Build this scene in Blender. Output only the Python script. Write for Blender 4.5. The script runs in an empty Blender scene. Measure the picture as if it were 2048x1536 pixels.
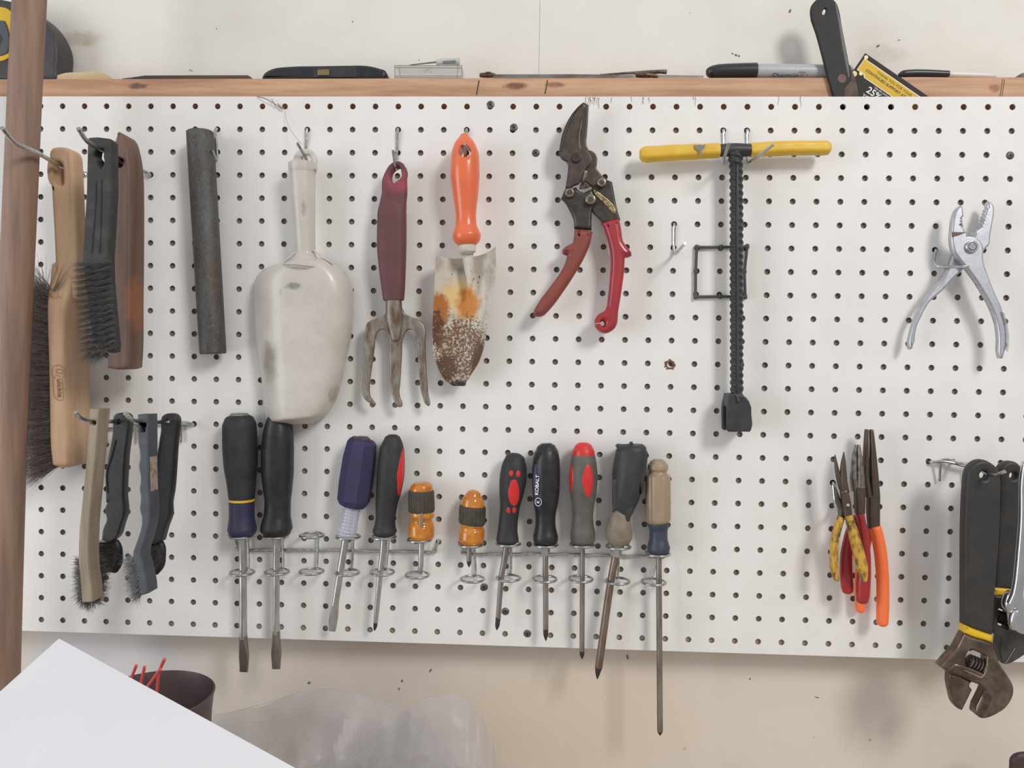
import bpy, bmesh, math, random
from mathutils import Vector, Matrix
random.seed(7)
C = bpy.context.scene.collection
sc = bpy.context.scene

# ---------------------------------------------------------------- camera
F = 1500.0                       # focal length in pixels of a 2048x1536 frame
RX, RY, RZ = 0.026356, 0.042937, 0.015471
TV = Vector((-0.028798, -0.00016, 0.832258))
R3 = Matrix.Rotation(RX, 3, 'X') @ Matrix.Rotation(RY, 3, 'Y') @ Matrix.Rotation(RZ, 3, 'Z')
RT = R3.transposed()
def cv(v): return Vector((v[0], v[2], -v[1]))          # (right, down, forward) -> Blender
CAM = cv(RT @ (-TV))
cam_d = bpy.data.cameras.new('camera'); cam = bpy.data.objects.new('camera', cam_d); C.objects.link(cam)
rt, up, bk = cv(RT @ Vector((1, 0, 0))), cv(RT @ Vector((0, -1, 0))), cv(RT @ Vector((0, 0, -1)))
mw = Matrix((rt, up, bk)).transposed().to_4x4(); mw.translation = CAM
cam.matrix_world = mw
cam_d.sensor_width = 36; cam_d.lens = F * 36 / 2048; cam_d.clip_start = 0.01
sc.camera = cam

# ---------------------------------------------------------------- world, lights, exposure
sc.view_settings.view_transform = 'Standard'; sc.view_settings.look = 'None'
sc.view_settings.gamma = 1; sc.view_settings.use_curve_mapping = False
sc.view_settings.exposure = -0.07
W = bpy.data.worlds.new('world'); sc.world = W; W.use_nodes = True
nt = W.node_tree; nt.nodes.clear()
wo = nt.nodes.new('ShaderNodeOutputWorld'); bg = nt.nodes.new('ShaderNodeBackground')
tc = nt.nodes.new('ShaderNodeTexCoord'); sp = nt.nodes.new('ShaderNodeSeparateXYZ')
mr = nt.nodes.new('ShaderNodeMapRange'); mr.inputs[1].default_value = -1; mr.inputs[2].default_value = 1
rp = nt.nodes.new('ShaderNodeValToRGB')
rp.color_ramp.elements[0].position = .15; rp.color_ramp.elements[0].color = (.40, .36, .33, 1)
rp.color_ramp.elements[1].position = .85; rp.color_ramp.elements[1].color = (.95, .96, 1.0, 1)
e = rp.color_ramp.elements.new(.5); e.color = (.74, .73, .72, 1)
nt.links.new(tc.outputs['Generated'], sp.inputs[0]); nt.links.new(sp.outputs[2], mr.inputs[0])
nt.links.new(mr.outputs[0], rp.inputs[0]); nt.links.new(rp.outputs[0], bg.inputs[0])
bg.inputs[1].default_value = 0.66
nt.links.new(bg.outputs[0], wo.inputs[0])
def area(name, loc, target, size, power, col):
    l = bpy.data.lights.new(name, 'AREA'); l.shape = 'RECTANGLE'; l.size, l.size_y = size; l.energy = power; l.color = col
    o = bpy.data.objects.new(name, l); C.objects.link(o); o.location = loc
    o.rotation_euler = (Vector(target) - Vector(loc)).to_track_quat('-Z', 'Y').to_euler()
area('window_light_right', (1.5, -2.1, 1.45), (0, 0, 0), (0.55, 0.7), 40, (1.0, .97, .935))
area('window_light_left', (-1.9, -1.25, .0), (0, 0, -.1), (1.0, 1.6), 22, (.89, .94, 1.0))

# ---------------------------------------------------------------- pixel / grid to place
S = 0.0254
def P(px, py, d=0.0):
    """the point at distance d in front of the board face that the camera sees at this pixel"""
    r = Vector(((px - 1024) / F, (py - 768) / F, 1))
    r = cv(RT @ r)
    t = (-d - CAM.y) / r.y
    return CAM + r * t
def G(c, r, d=0.0): return Vector(((c - 20) * S, -d, -(r - 12) * S))
def pxm(px, py, d):              # metres per pixel there
    return (P(px + 1, py, d) - P(px, py, d)).length
def q(i, j, pts):                # coordinates read in 4x crops of the photograph
    return [(j * 512 + pts[k] / 4, i * 384 + pts[k + 1] / 4) for k in range(0, len(pts), 2)]

# ---------------------------------------------------------------- materials
def lin(c):
    return tuple(((v / 255) / 12.92 if v / 255 <= .04045 else ((v / 255 + .055) / 1.055) ** 2.4) for v in c) + (1,)
def mat(name, col, rough=.5, metal=0, col2=None, sc_=80, st=(1, 1, 1), lo=.38, hi=.62, bump=0, bsc=400, coat=0,
        trans=0, alpha=1, patches=(), col3=None, sc3=300, lo3=.62, hi3=.68, det=5, ior=1.45, spec=.5, sss=0):
    m = bpy.data.materials.new(name); m.use_nodes = True
    n = m.node_tree.nodes; L = m.node_tree.links; b = n['Principled BSDF']
    b.inputs['Roughness'].default_value = rough; b.inputs['Metallic'].default_value = metal
    b.inputs['Coat Weight'].default_value = coat; b.inputs['Transmission Weight'].default_value = trans
    b.inputs['IOR'].default_value = ior; b.inputs['Specular IOR Level'].default_value = spec
    b.inputs['Alpha'].default_value = alpha
    if sss: b.inputs['Subsurface Weight'].default_value = sss; b.inputs['Subsurface Radius'].default_value = (.01, .009, .007)
    b.inputs['Base Color'].default_value = lin(col)
    if not (col2 or col3 or bump or patches): return m
    tc = n.new('ShaderNodeTexCoord'); mp = n.new('ShaderNodeMapping'); mp.inputs['Scale'].default_value = st
    L.new(tc.outputs['Object'], mp.inputs[0])
    rgb = n.new('ShaderNodeRGB'); rgb.outputs[0].default_value = lin(col); cur = rgb.outputs[0]
    def noise(s, d=det, r=.6, src=mp.outputs[0]):
        t = n.new('ShaderNodeTexNoise'); t.inputs['Scale'].default_value = s; t.inputs['Detail'].default_value = d
        t.inputs['Roughness'].default_value = r; L.new(src, t.inputs['Vector']); return t.outputs['Fac']
    def ramp(src, a, z):
        r = n.new('ShaderNodeMapRange'); r.inputs[1].default_value = a; r.inputs[2].default_value = z
        L.new(src, r.inputs[0]); return r.outputs[0]
    def mix(f, a, c):
        x = n.new('ShaderNodeMix'); x.data_type = 'RGBA'; L.new(f, x.inputs[0]); L.new(a, x.inputs[6])
        x.inputs[7].default_value = lin(c); return x.outputs[2]
    if col2: cur = mix(ramp(noise(sc_), lo, hi), cur, col2)
    for (cen, rad, c, nlo, nhi, ns, *amp) in patches:      # a stain or painted-in light with a place of its own on the thing
        vs = n.new('ShaderNodeVectorMath'); vs.operation = 'SUBTRACT'; L.new(tc.outputs['Object'], vs.inputs[0]); vs.inputs[1].default_value = cen
        sc2 = n.new('ShaderNodeVectorMath'); sc2.operation = 'DIVIDE'; L.new(vs.outputs[0], sc2.inputs[0]); sc2.inputs[1].default_value = rad
        ln = n.new('ShaderNodeVectorMath'); ln.operation = 'LENGTH'; L.new(sc2.outputs[0], ln.inputs[0])
        a = ramp(ln.outputs['Value'], 1.15, .35)
        if amp:
            am = n.new('ShaderNodeMath'); am.operation = 'MULTIPLY'; am.inputs[1].default_value = amp[0]; L.new(a, am.inputs[0]); a = am.outputs[0]
        nn = noise(ns, 6, .7, tc.outputs['Object'])
        ad = n.new('ShaderNodeMath'); ad.operation = 'ADD'; L.new(a, ad.inputs[0]); L.new(nn, ad.inputs[1])
        cur = mix(ramp(ad.outputs[0], nlo, nhi), cur, c)
    if col3: cur = mix(ramp(noise(sc3, 3), lo3, hi3), cur, col3)
    L.new(cur, b.inputs['Base Color'])
    if bump:
        bp = n.new('ShaderNodeBump'); bp.inputs['Strength'].default_value = bump; bp.inputs['Distance'].default_value = .001
        L.new(noise(bsc, 3), bp.inputs['Height']); L.new(bp.outputs[0], b.inputs['Normal'])
    return m

# ---------------------------------------------------------------- object helpers
def thing(name, label, cat, loc, group=None):
    o = bpy.data.objects.new(name, None); C.objects.link(o); o.empty_display_size = .01
    o.location = loc; o['label'] = label; o['category'] = cat
    if group: o['group'] = group
    return o
def build(name, V, Fc, m, parent=None, sharp=35, label=None, kind=None, org0=False):
    """one mesh object; vertices come in world coordinates"""
    V = [Vector(v) for v in V]
    if org0: org = Vector((0, 0, 0))
    elif parent is None:
        n = len(V); org = Vector((sum(v.x for v in V) / n, sum(v.y for v in V) / n, min(v.z for v in V)))
    else:
        p = parent; org = Vector((0, 0, 0))
        while p: org += p.location; p = p.parent
    me = bpy.data.meshes.new(name); me.from_pydata([v - org for v in V], [], Fc); me.update()
    bm = bmesh.new(); bm.from_mesh(me); bmesh.ops.recalc_face_normals(bm, faces=bm.faces); bm.to_mesh(me); bm.free()
    me.materials.append(m)
    if sharp:
        me.shade_smooth(); me.set_sharp_from_angle(angle=math.radians(sharp))
    o = bpy.data.objects.new(name, me); C.objects.link(o)
    if parent: o.parent = parent
    else: o.location = org
    if label: o['label'] = label
    if kind: o['kind'] = kind
    return o
def tagt(o, label, cat, group=None):
    o['label'] = label; o['category'] = cat
    if group: o['group'] = group
    return o
class MB:
    def __init__(s): s.V = []; s.F = []
    def add(s, V, Fc):
        n = len(s.V); s.V += V; s.F += [tuple(i + n for i in f) for f in Fc]; return s
def box(a, b):
    x0, x1 = sorted((a[0], b[0])); y0, y1 = sorted((a[1], b[1])); z0, z1 = sorted((a[2], b[2]))
    V = [Vector((x, y, z)) for x in (x0, x1) for y in (y0, y1) for z in (z0, z1)]
    return V, [(0, 1, 3, 2), (4, 6, 7, 5), (0, 4, 5, 1), (2, 3, 7, 6), (0, 2, 6, 4), (1, 5, 7, 3)]

def pchip(ts, vs, n):
    """monotone smooth resampling"""
    m = len(ts); h = [ts[i + 1] - ts[i] for i in range(m - 1)]
    dl = [(vs[i + 1] - vs[i]) / h[i] for i in range(m - 1)]
    g = [dl[0]] + [0 if dl[i - 1] * dl[i] <= 0 else 2 * dl[i - 1] * dl[i] / (dl[i - 1] + dl[i]) for i in range(1, m - 1)] + [dl[-1]]
    out = []
    for i in range(m - 1):
        for k in range(n):
            t = k / n; t2, t3 = t * t, t * t * t
            out.append((2 * t3 - 3 * t2 + 1) * vs[i] + (t3 - 2 * t2 + t) * h[i] * g[i] + (-2 * t3 + 3 * t2) * vs[i + 1] + (t3 - t2) * h[i] * g[i + 1])
    return out + [vs[-1]]
def catmull(pts, n=4, closed=True):
    out = []; m = len(pts)
    for i in range(m if closed else m - 1):
        g = lambda k: Vector(pts[k % m]) if closed else Vector(pts[max(0, min(m - 1, k))])
        p0, p1, p2, p3 = g(i - 1), g(i), g(i + 1), g(i + 2)
        for k in range(n):
            t = k / n
            out.append(0.5 * ((2 * p1) + (p2 - p0) * t + (2 * p0 - 5 * p1 + 4 * p2 - p3) * t * t + (3 * p1 - p0 - 3 * p2 + p3) * t ** 3))
    if not closed: out.append(Vector(pts[-1]))
    return out

def soften(pts, n):
    """round off an outline between its points but keep its real corners"""
    m = len(pts); p = [Vector(v) for v in pts]; tin = []; tout = []
    for i in range(m):
        a, b, c = p[i - 1], p[i], p[(i + 1) % m]; u, w = b - a, c - b
        if u.length < 1e-9 or w.length < 1e-9: tin.append(u); tout.append(w); continue
        if u.angle(w) > .80: tin.append(u); tout.append(w)
        else:
            d = (u.normalized() * w.length + w.normalized() * u.length).normalized()
            tin.append(d * u.length); tout.append(d * w.length)
    out = []
    for i in range(m):
        j = (i + 1) % m
        for k in range(n):
            t = k / n; t2, t3 = t * t, t ** 3
            out.append((2 * t3 - 3 * t2 + 1) * p[i] + (t3 - 2 * t2 + t) * tout[i] + (3 * t2 - 2 * t3) * p[j] + (t3 - t2) * tin[j])
    return out

def limb_geo(st, d=.02, th=None, sub=5, seg=20, cap=(.5, .5), ex=2.0, mod=None, twist=None):
    """a body along a path given as (px, py, half width px[, depth thickness m or None[, d]]) with rounded ends"""
    X = [s[0] for s in st]; Y = [s[1] for s in st]; Wd = [s[2] for s in st]
    TH = [(s[3] if len(s) > 3 and s[3] is not None else th) for s in st]
    D = [(s[4] if len(s) > 4 else d) for s in st]
    pts = [P(x, y, dd) for x, y, dd in zip(X, Y, D)]
    w = [hw * pxm(x, y, dd) for x, y, dd, hw in zip(X, Y, D, Wd)]
    tk = [(t / 2 if t is not None else ww) for t, ww in zip(TH, w)]
    ts = [0]
    for i in range(1, len(pts)): ts.append(ts[-1] + max((pts[i] - pts[i - 1]).length, 1e-6))
    if sub > 1 and len(pts) > 1:
        c = [pchip(ts, [p[k] for p in pts], sub) for k in range(3)]
        w = pchip(ts, w, sub); tk = pchip(ts, tk, sub); ts = pchip(ts, ts, sub)
        pts = [Vector(p) for p in zip(*c)]
    n = len(pts); tan = []
    for i in range(n):
        a = pts[min(i + 1, n - 1)] - pts[max(i - 1, 0)]
        tan.append(a.normalized())
    rings = []
    def ring(c, t, ww, tt, s):
        b = Vector((0, -1, 0)); b = (b - t * b.dot(t)).normalized(); nn = t.cross(b)
        o = []
        for k in range(seg):
            a = 2 * math.pi * k / seg; ca, sa = math.cos(a), math.sin(a)
            u = math.copysign(abs(ca) ** (2 / ex), ca); v = math.copysign(abs(sa) ** (2 / ex), sa)
            f = mod(a, s) if mod else 1
            o.append(c + nn * (u * ww * f) + b * (v * tt * f))
        return o
    K = 5
    if cap[0]:
        L = min(w[0], tk[0] if tk[0] > 0 else w[0]) * cap[0]
        for k in range(1, K):
            a = math.pi / 2 * k / K
            rings.append(ring(pts[0] - tan[0] * L * math.cos(a), tan[0], max(w[0] * math.sin(a), w[0] - L), max(tk[0] * math.sin(a), tk[0] - L), 0))
    for i in range(n): rings.append(ring(pts[i], tan[i], w[i], tk[i], ts[i]))
    if cap[1]:
        L = min(w[-1], tk[-1]) * cap[1]
        for k in range(K - 1, 0, -1):
            a = math.pi / 2 * k / K
            rings.append(ring(pts[-1] + tan[-1] * L * math.cos(a), tan[-1], max(w[-1] * math.sin(a), w[-1] - L), max(tk[-1] * math.sin(a), tk[-1] - L), ts[-1]))
    V = [v for r in rings for v in r]; Fc = []
    for i in range(len(rings) - 1):
        for k in range(seg):
            a = i * seg + k; b = i * seg + (k + 1) % seg
            Fc.append((a, b, b + seg, a + seg))
    Fc.append(tuple(range(seg))[::-1]); Fc.append(tuple(range(len(V) - seg, len(V))))
    return V, Fc
def limb(name, st, m, parent=None, sharp=40, label=None, **k):
    return build(name, *limb_geo(st, **k), m, parent, sharp, label)

def tube_geo(pts, r, seg=10, n=5, closed=False, smooth=True):
    p = catmull(pts, n, closed) if smooth and len(pts) > 2 else [Vector(x) for x in pts]
    N = len(p); V = []; Fc = []; prev = None
    for i in range(N):
        a = (p[(i + 1) % N] - p[i - 1]) if closed else (p[min(i + 1, N - 1)] - p[max(i - 1, 0)])
        t = a.normalized()
        if prev is None: u = t.orthogonal().normalized()
        else: u = (prev - t * prev.dot(t)).normalized()
        prev = u; w = t.cross(u)
        rr = r(i / (N - 1)) if callable(r) else r
        for k in range(seg):
            an = 2 * math.pi * k / seg
            V.append(p[i] + (u * math.cos(an) + w * math.sin(an)) * rr)
    for i in range(N if closed else N - 1):
        for k in range(seg):
            a = i * seg + k; b = i * seg + (k + 1) % seg; j = ((i + 1) % N) * seg
            Fc.append((a, b, j + (k + 1) % seg, j + k))
    if not closed:
        Fc.append(tuple(range(seg))[::-1]); Fc.append(tuple(range((N - 1) * seg, N * seg)))
    return V, Fc
def tube(name, pts, r, m, parent=None, **k): return build(name, *tube_geo(pts, r, **k), m, parent)
def wire(pts, r=.0017, **k): return tube_geo(pts, r, **k)

def slab_geo(outline, d, th, bevel=.001, holes=(), smooth=3, bres=2, warp=None, snap=None, push=0):
    """an outline (pixels, seen at its front face, d in front of the board) extruded back by th, with rounded edges and real holes"""
    cu = bpy.data.curves.new('t', 'CURVE'); cu.dimensions = '2D'; cu.fill_mode = 'BOTH'
    o0 = P(outline[0][0], outline[0][1], d)
    bevel = min(bevel, th / 2 * .98)
    for k, loop in enumerate([outline] + list(holes)):
        w = [P(x, y, d) for x, y in loop]
        if snap and k == 0: w = [Vector((v.x, v.y, snap[1](v.x))) if y >= snap[0] else v for v, (x, y) in zip(w, loop)]
        pts = [((v.x - o0.x) * 100, (v.z - o0.z) * 100) for v in w]
        if smooth and len(pts) > 5: pts = [tuple(v) for v in soften(pts, smooth)]
        s = cu.splines.new('POLY'); s.points.add(len(pts) - 1); s.use_cyclic_u = True
        for i, (u, v) in enumerate(pts): s.points[i].co = (u, v, 0, 1)
    cu.extrude = (th / 2 - bevel) * 100; cu.bevel_depth = bevel * 100; cu.bevel_resolution = bres; cu.offset = -bevel * 100
    ob = bpy.data.objects.new('t', cu); me = bpy.data.meshes.new_from_object(ob)
    V = [Vector((o0.x + v.co.x / 100, -d + push + th / 2 + v.co.z / 100, o0.z + v.co.y / 100)) for v in me.vertices]
    if warp: V = [warp(v) for v in V]
    Fc = [tuple(f.vertices) for f in me.polygons]
    bpy.data.objects.remove(ob); bpy.data.curves.remove(cu); bpy.data.meshes.remove(me)
    return V, Fc
def slab(name, outline, m, parent=None, d=.01, th=.005, sharp=30, label=None, **k):
    return build(name, *slab_geo(outline, d, th, **k), m, parent, sharp, label)
def ell(cx, cy, rx, ry=None, n=20, rot=0):
    ry = ry or rx; o = []
    for k in range(n):
        a = 2 * math.pi * k / n; x, y = rx * math.cos(a), ry * math.sin(a)
        o.append((cx + x * math.cos(rot) - y * math.sin(rot), cy + x * math.sin(rot) + y * math.cos(rot)))
    return o
def text_geo(s, px, py, d, size, ang=0, th=.0002, sx=1.0, bold=0.0, shear=0):
    """lettering lying parallel to the board, centred; size = cap height in pixels, ang counter-clockwise degrees"""
    cu = bpy.data.curves.new('t', 'FONT'); cu.body = s; cu.shear = shear; cu.align_x = 'CENTER'; cu.align_y = 'CENTER'
    cu.size = 100 * size / .69 * pxm(px, py, d); cu.extrude = th * 50; cu.offset = bold * cu.size
    ob = bpy.data.objects.new('t', cu); me = bpy.data.meshes.new_from_object(ob)
    o0 = P(px, py, d); a = math.radians(ang)
    V = []
    for v in me.vertices:
        x, y = v.co.x / 100 * sx, v.co.y / 100
        V.append(Vector((o0.x + x * math.cos(a) - y * math.sin(a), o0.y - v.co.z / 100, o0.z + x * math.sin(a) + y * math.cos(a))))
    Fc = [tuple(f.vertices) for f in me.polygons]
    bpy.data.objects.remove(ob); bpy.data.curves.remove(cu); bpy.data.meshes.remove(me)
    return V, Fc
def hair_geo(mb, a, dr, L, r=.00012, bend=.25, n=3, taper=.35):
    """one bristle: a thin three-sided tapering tube that bends a little"""
    t = dr.normalized(); u = t.orthogonal().normalized(); w = t.cross(u)
    bd = (u * random.uniform(-1, 1) + w * random.uniform(-1, 1)) * bend
    V = []; Fc = []
    for i in range(n + 1):
        f = i / n; c = a + t * (L * f) + bd * (L * f * f); rr = r * (1 - f * (1 - taper))
        for k in range(3):
            an = 2.094 * k; V.append(c + (u * math.cos(an) + w * math.sin(an)) * rr)
    for i in range(n):
        for k in range(3):
            x = i * 3 + k; y = i * 3 + (k + 1) % 3; Fc.append((x, y, y + 3, x + 3))
    Fc.append((n * 3, n * 3 + 1, n * 3 + 2))
    mb.add(V, Fc)
def grid_geo(L, R, nu, nv, dep, th=.0015):
    """sheet between a left and a right pixel outline (same count), dep(u,t)->d at cross position u and lengthwise t; given thickness"""
    tl = [k / (len(L) - 1) for k in range(len(L))]
    n = max(1, nv // (len(L) - 1))
    lx, ly = pchip(tl, [p[0] for p in L], n), pchip(tl, [p[1] for p in L], n)
    rx, ry = pchip(tl, [p[0] for p in R], n), pchip(tl, [p[1] for p in R], n)
    N = len(lx); A = []; B = []
    for i in range(N):
        for k in range(nu + 1):
            u = k / nu; x = lx[i] + (rx[i] - lx[i]) * u; y = ly[i] + (ry[i] - ly[i]) * u
            p = P(x, y, dep(u, i / (N - 1))); A.append(p); B.append(p + Vector((0, th, 0)))
    V = A + B; n0 = len(A); Fc = []; w = nu + 1
    for i in range(N - 1):
        for k in range(nu):
            a = i * w + k
            Fc.append((a, a + 1, a + w + 1, a + w)); Fc.append((n0 + a, n0 + a + w, n0 + a + w + 1, n0 + a + 1))
    for i in range(N - 1):
        for k in (0, nu):
            a = i * w + k; Fc.append((a, a + w, n0 + a + w, n0 + a))
    for k in range(nu):
        for i in (0, N - 1):
            a = i * w + k; Fc.append((a, a + 1, n0 + a + 1, n0 + a))
    return V, Fc
# ================================================================ the setting
M_wall = mat('wall_paint', (226, 223, 216), .75, col2=(220, 215, 206), sc_=9, lo=.4, hi=.7, bump=.12, bsc=900, col3=(150, 140, 128), sc3=70, lo3=.745, hi3=.78, patches=[(tuple(P(165, 78, -.0465)), (.04, .1, .016), (198, 186, 170), 1.0, 1.6, 60), (tuple(P(1760, 110, -.0465)), (.05, .1, .02), (206, 196, 182), 1.1, 1.7, 70)])
M_board = mat('pegboard_paint', (232, 230, 227), .55, col2=(227, 224, 220), sc_=14, bump=.06, bsc=1500)
M_hard = mat('hardboard', (140, 128, 118), .9)
M_rail = mat('pine_rail', (205, 164, 132), .7, col2=(176, 134, 106), sc_=60, st=(.12, 1, 1.6), bump=.2, bsc=500,
             patches=[(tuple(P(275, 172, -.0085)), (.02, .03, .006), (112, 92, 78), 1.05, 1.5, 90),
                      (tuple(P(1030, 172, -.0085)), (.022, .03, .007), (130, 84, 66), 1.05, 1.5, 90),
                      (tuple(P(1110, 170, -.0085)), (.02, .03, .006), (140, 98, 76), 1.1, 1.6, 90),
                      (tuple(P(1690, 176, -.0085)), (.02, .03, .008), (120, 84, 66), 1.1, 1.6, 90),
                      (tuple(P(1990, 176, -.0085)), (.012, .03, .008), (150, 90, 66), 1.1, 1.6, 90)])
WY = 0.0465
mb = MB(); xs = P(1079, 80, -WY).x; zt = G(0, 2).z; t = .014; g = .0004
mb.add(*box((-2.2, WY, zt), (xs - g, WY + t, 1.5))); mb.add(*box((xs + g, WY, zt), (2.2, WY + t, 1.5)))
build('wall_back', mb.V, mb.F, M_wall, sharp=0, kind='structure', org0=True)
M_wall2 = mat('lower_wall_light_falloff', (220, 210, 199), .75, col2=(212, 202, 189), sc_=7, lo=.4, hi=.65, bump=.12, bsc=900, col3=(140, 130, 118), sc3=60, lo3=.73, hi3=.77,  # light fall-off and warm cast painted into the lower wall's colour
    patches=[(tuple(P(1150, 1440, -.0465)), (.24, .2, .11), (220, 204, 182), .9, 1.7, 10), (tuple(P(230, 1330, -.0465)), (.2, .2, .08), (212, 210, 212), 1.0, 1.5, 14)])  # warm light spill and cooler light at left, painted as patches
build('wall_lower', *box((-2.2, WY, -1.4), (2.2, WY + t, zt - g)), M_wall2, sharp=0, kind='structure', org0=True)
# rail behind the top edge of the board
zl, zr = P(0, 158.6, -.0085), P(2048, 154.6, -.0085)
k_ = (zr.z - zl.z) / (zr.x - zl.x)
def ledge(x): return zl.z + k_ * (x - zl.x) + .0
x0, x1 = -.75, .75
V = [(x0, .0085, ledge(x0)), (x1, .0085, ledge(x1)), (x1, WY, ledge(x1)), (x0, WY, ledge(x0))]
V += [(v[0], v[1], v[2] - .042) for v in V]
rail = build('wooden_rail', V, [(0, 1, 2, 3), (4, 5, 6, 7), (0, 1, 5, 4), (1, 2, 6, 5), (2, 3, 7, 6), (3, 0, 4, 7)], M_rail, sharp=0, org0=True)
tagt(rail, 'long pine rail above the pegboard, its top used as a narrow shelf', 'wood rail')
bz = G(0, 23.53).z
x0, x1 = -.75, .75
r2 = build('wooden_rail', *box((x0, .0034, bz + .0005), (x1, WY, bz + .03)), mat('grey_batten', (186, 174, 164), .8, col2=(168, 152, 140), sc_=60, st=(.2, 1, 1)), sharp=0)
tagt(r2, 'wooden batten behind the bottom edge of the pegboard', 'wood rail')
M_pencil = mat('pencil_mark', (84, 74, 70), .8)
for k, (px, y0, y1) in enumerate([(955, 160, 190), (1092, 159, 188), (2002, 157, 194), (2006, 158, 192)]):
    a, b = P(px + 3, y0 + 1, -.0084), P(px - 2, y1, -.0084)
    w = .0007 if k < 2 else .0003
    build('pencil_line', [a + Vector((-w, 0, 0)), a + Vector((w, 0, 0)), b + Vector((w, 0, 0)), b + Vector((-w, 0, 0)),
                          a + Vector((-w, -.0001, 0)), a + Vector((w, -.0001, 0)), b + Vector((w, -.0001, 0)), b + Vector((-w, -.0001, 0))],
          [(0, 1, 2, 3), (4, 5, 6, 7), (0, 1, 5, 4), (1, 2, 6, 5), (2, 3, 7, 6), (3, 0, 4, 7)], M_pencil, rail, sharp=0)

# pegboard with real holes
pb = thing('pegboard', 'white painted pegboard with rows of round holes covering the wall', 'pegboard', G(20, 23.53))
def pegboard():
    bm_V = []; FF = []; FH = []
    n = 16; R = .00315; c0, c1 = -6, 47
    for r in range(24):
        top = .43 if r == 0 else .5; bot = .53 if r == 23 else .5
        for c in range(c0, c1 + 1):
            o = G(c, r); b = len(bm_V)
            for k in range(n):
                a = 2 * math.pi * (k + .5) / n; ca, sa = math.cos(a), math.sin(a)
                m = max(abs(ca), abs(sa)); qx, qz = ca / m * .5, sa / m * .5
                qz2 = qz * (top / .5) if qz > 0 else qz * (bot / .5)
                bm_V.append(Vector((o.x + qx * S, 0, o.z + qz2 * S)))
            for k in range(n):
                a = 2 * math.pi * (k + .5) / n
                bm_V.append(Vector((o.x + R * 1.06 * math.cos(a), 0, o.z + R * 1.06 * math.sin(a))))
            for k in range(n):
                a = 2 * math.pi * (k + .5) / n
                bm_V.append(Vector((o.x + R * math.cos(a), .0003, o.z + R * math.sin(a))))
            for k in range(n):
                a = 2 * math.pi * (k + .5) / n
                bm_V.append(Vector((o.x + R * math.cos(a), .0032, o.z + R * math.sin(a))))
            # four corner points
            for sx, sz in ((1, top), (-1, top), (-1, -bot), (1, -bot)):
                bm_V.append(Vector((o.x + sx * .5 * S, 0, o.z + sz * S)))
            for k in range(n):
                j = (k + 1) % n
                FF.append((b + k, b + j, b + n + j, b + n + k)); FF.append((b + n + k, b + n + j, b + 2 * n + j, b + 2 * n + k))
                FH.append((b + 2 * n + k, b + 2 * n + j, b + 3 * n + j, b + 3 * n + k))
            for s_ in range(4):
                k = [1, 5, 9, 13][s_]; FF.append((b + k, b + 4 * n + s_, b + (k + 1) % n))
    # back face and rim (holes cut through the back as square-cell rings too)
    nb = len(bm_V)
    me = bpy.data.meshes.new('panel')
    xL, xR = G(c0 - .5, 0).x, G(c1 + .5, 0).x; zT, zB = G(0, -.43).z, G(0, 23.53).z
    ring = [Vector((xL, 0, zT)), Vector((xR, 0, zT)), Vector((xR, 0, zB)), Vector((xL, 0, zB))]
    ring += [Vector((v.x, .0032, v.z)) for v in ring]
    bm_V += ring
    FH += [(nb, nb + 1, nb + 5, nb + 4), (nb + 1, nb + 2, nb + 6, nb + 5), (nb + 2, nb + 3, nb + 7, nb + 6), (nb + 3, nb, nb + 4, nb + 7)]
    org = pb.location
    me.from_pydata([v - org for v in bm_V], [], FF + FH)
    me.materials.append(M_board); me.materials.append(M_hard)
    for i, p in enumerate(me.polygons): p.material_index = 0 if i < len(FF) else 1
    o = bpy.data.objects.new('panel', me); C.objects.link(o); o.parent = pb
    return o
pegboard()
M_back = mat('added_backing_brown', (146, 138, 130), .9, col2=(130, 122, 114), sc_=60)
build('added_backing', *box((G(-6.5, 0).x, .0034, ledge(0) - .050), (G(47.5, 0).x, .0058, bz + .031)), M_back, pb, sharp=0)  # added unseen sheet, so the holes show brown instead of black
M_screw = mat('screw_steel', (120, 116, 112), .5, .7, col2=(90, 84, 80), sc_=400)
M_dark = mat('dark_slot', (40, 38, 36), .8)
for (px, py) in [(981, 209.5), (1027.7, 255), (1071.5, 306), (2020, 311), (968, 1174), (1010.7, 1222.7), (1054.5, 1267)]:
    c = P(px, py, 0); V = []; Fc = []; n = 24
    prof = [(0, .0011), (.0022, .0011), (.0036, .0007), (.0043, .0001), (.0043, -.003)]
    for (r, h) in prof[1:]:
        for k in range(n):
            a = 2 * math.pi * k / n; V.append(c + Vector((r * math.cos(a), -h, r * math.sin(a))))
    for i in range(len(prof) - 2):
        for k in range(n): a = i * n + k; b = i * n + (k + 1) % n; Fc.append((a, b, b + n, a + n))
    Fc.append(tuple(range(n)))
    s_ = build('screw', V, Fc, M_screw, pb)
    m2 = MB(); a = random.uniform(0, 1.5)
    for ang in (a, a + math.pi / 2):
        u = Vector((math.cos(ang), 0, math.sin(ang))); w = Vector((-u.z, 0, u.x))
        b0 = c + Vector((0, -.00125, 0))
        m2.add([b0 + u * i * .002 + w * j * .0004 + Vector((0, y, 0)) for y in (0, .0012) for i, j in ((-1, -1), (1, -1), (1, 1), (-1, 1))],
               [(0, 1, 2, 3), (4, 5, 6, 7), (0, 1, 5, 4), (1, 2, 6, 5), (2, 3, 7, 6), (3, 0, 4, 7)])
    build('cross_slot', m2.V, m2.F, M_dark, s_, sharp=0)
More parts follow.
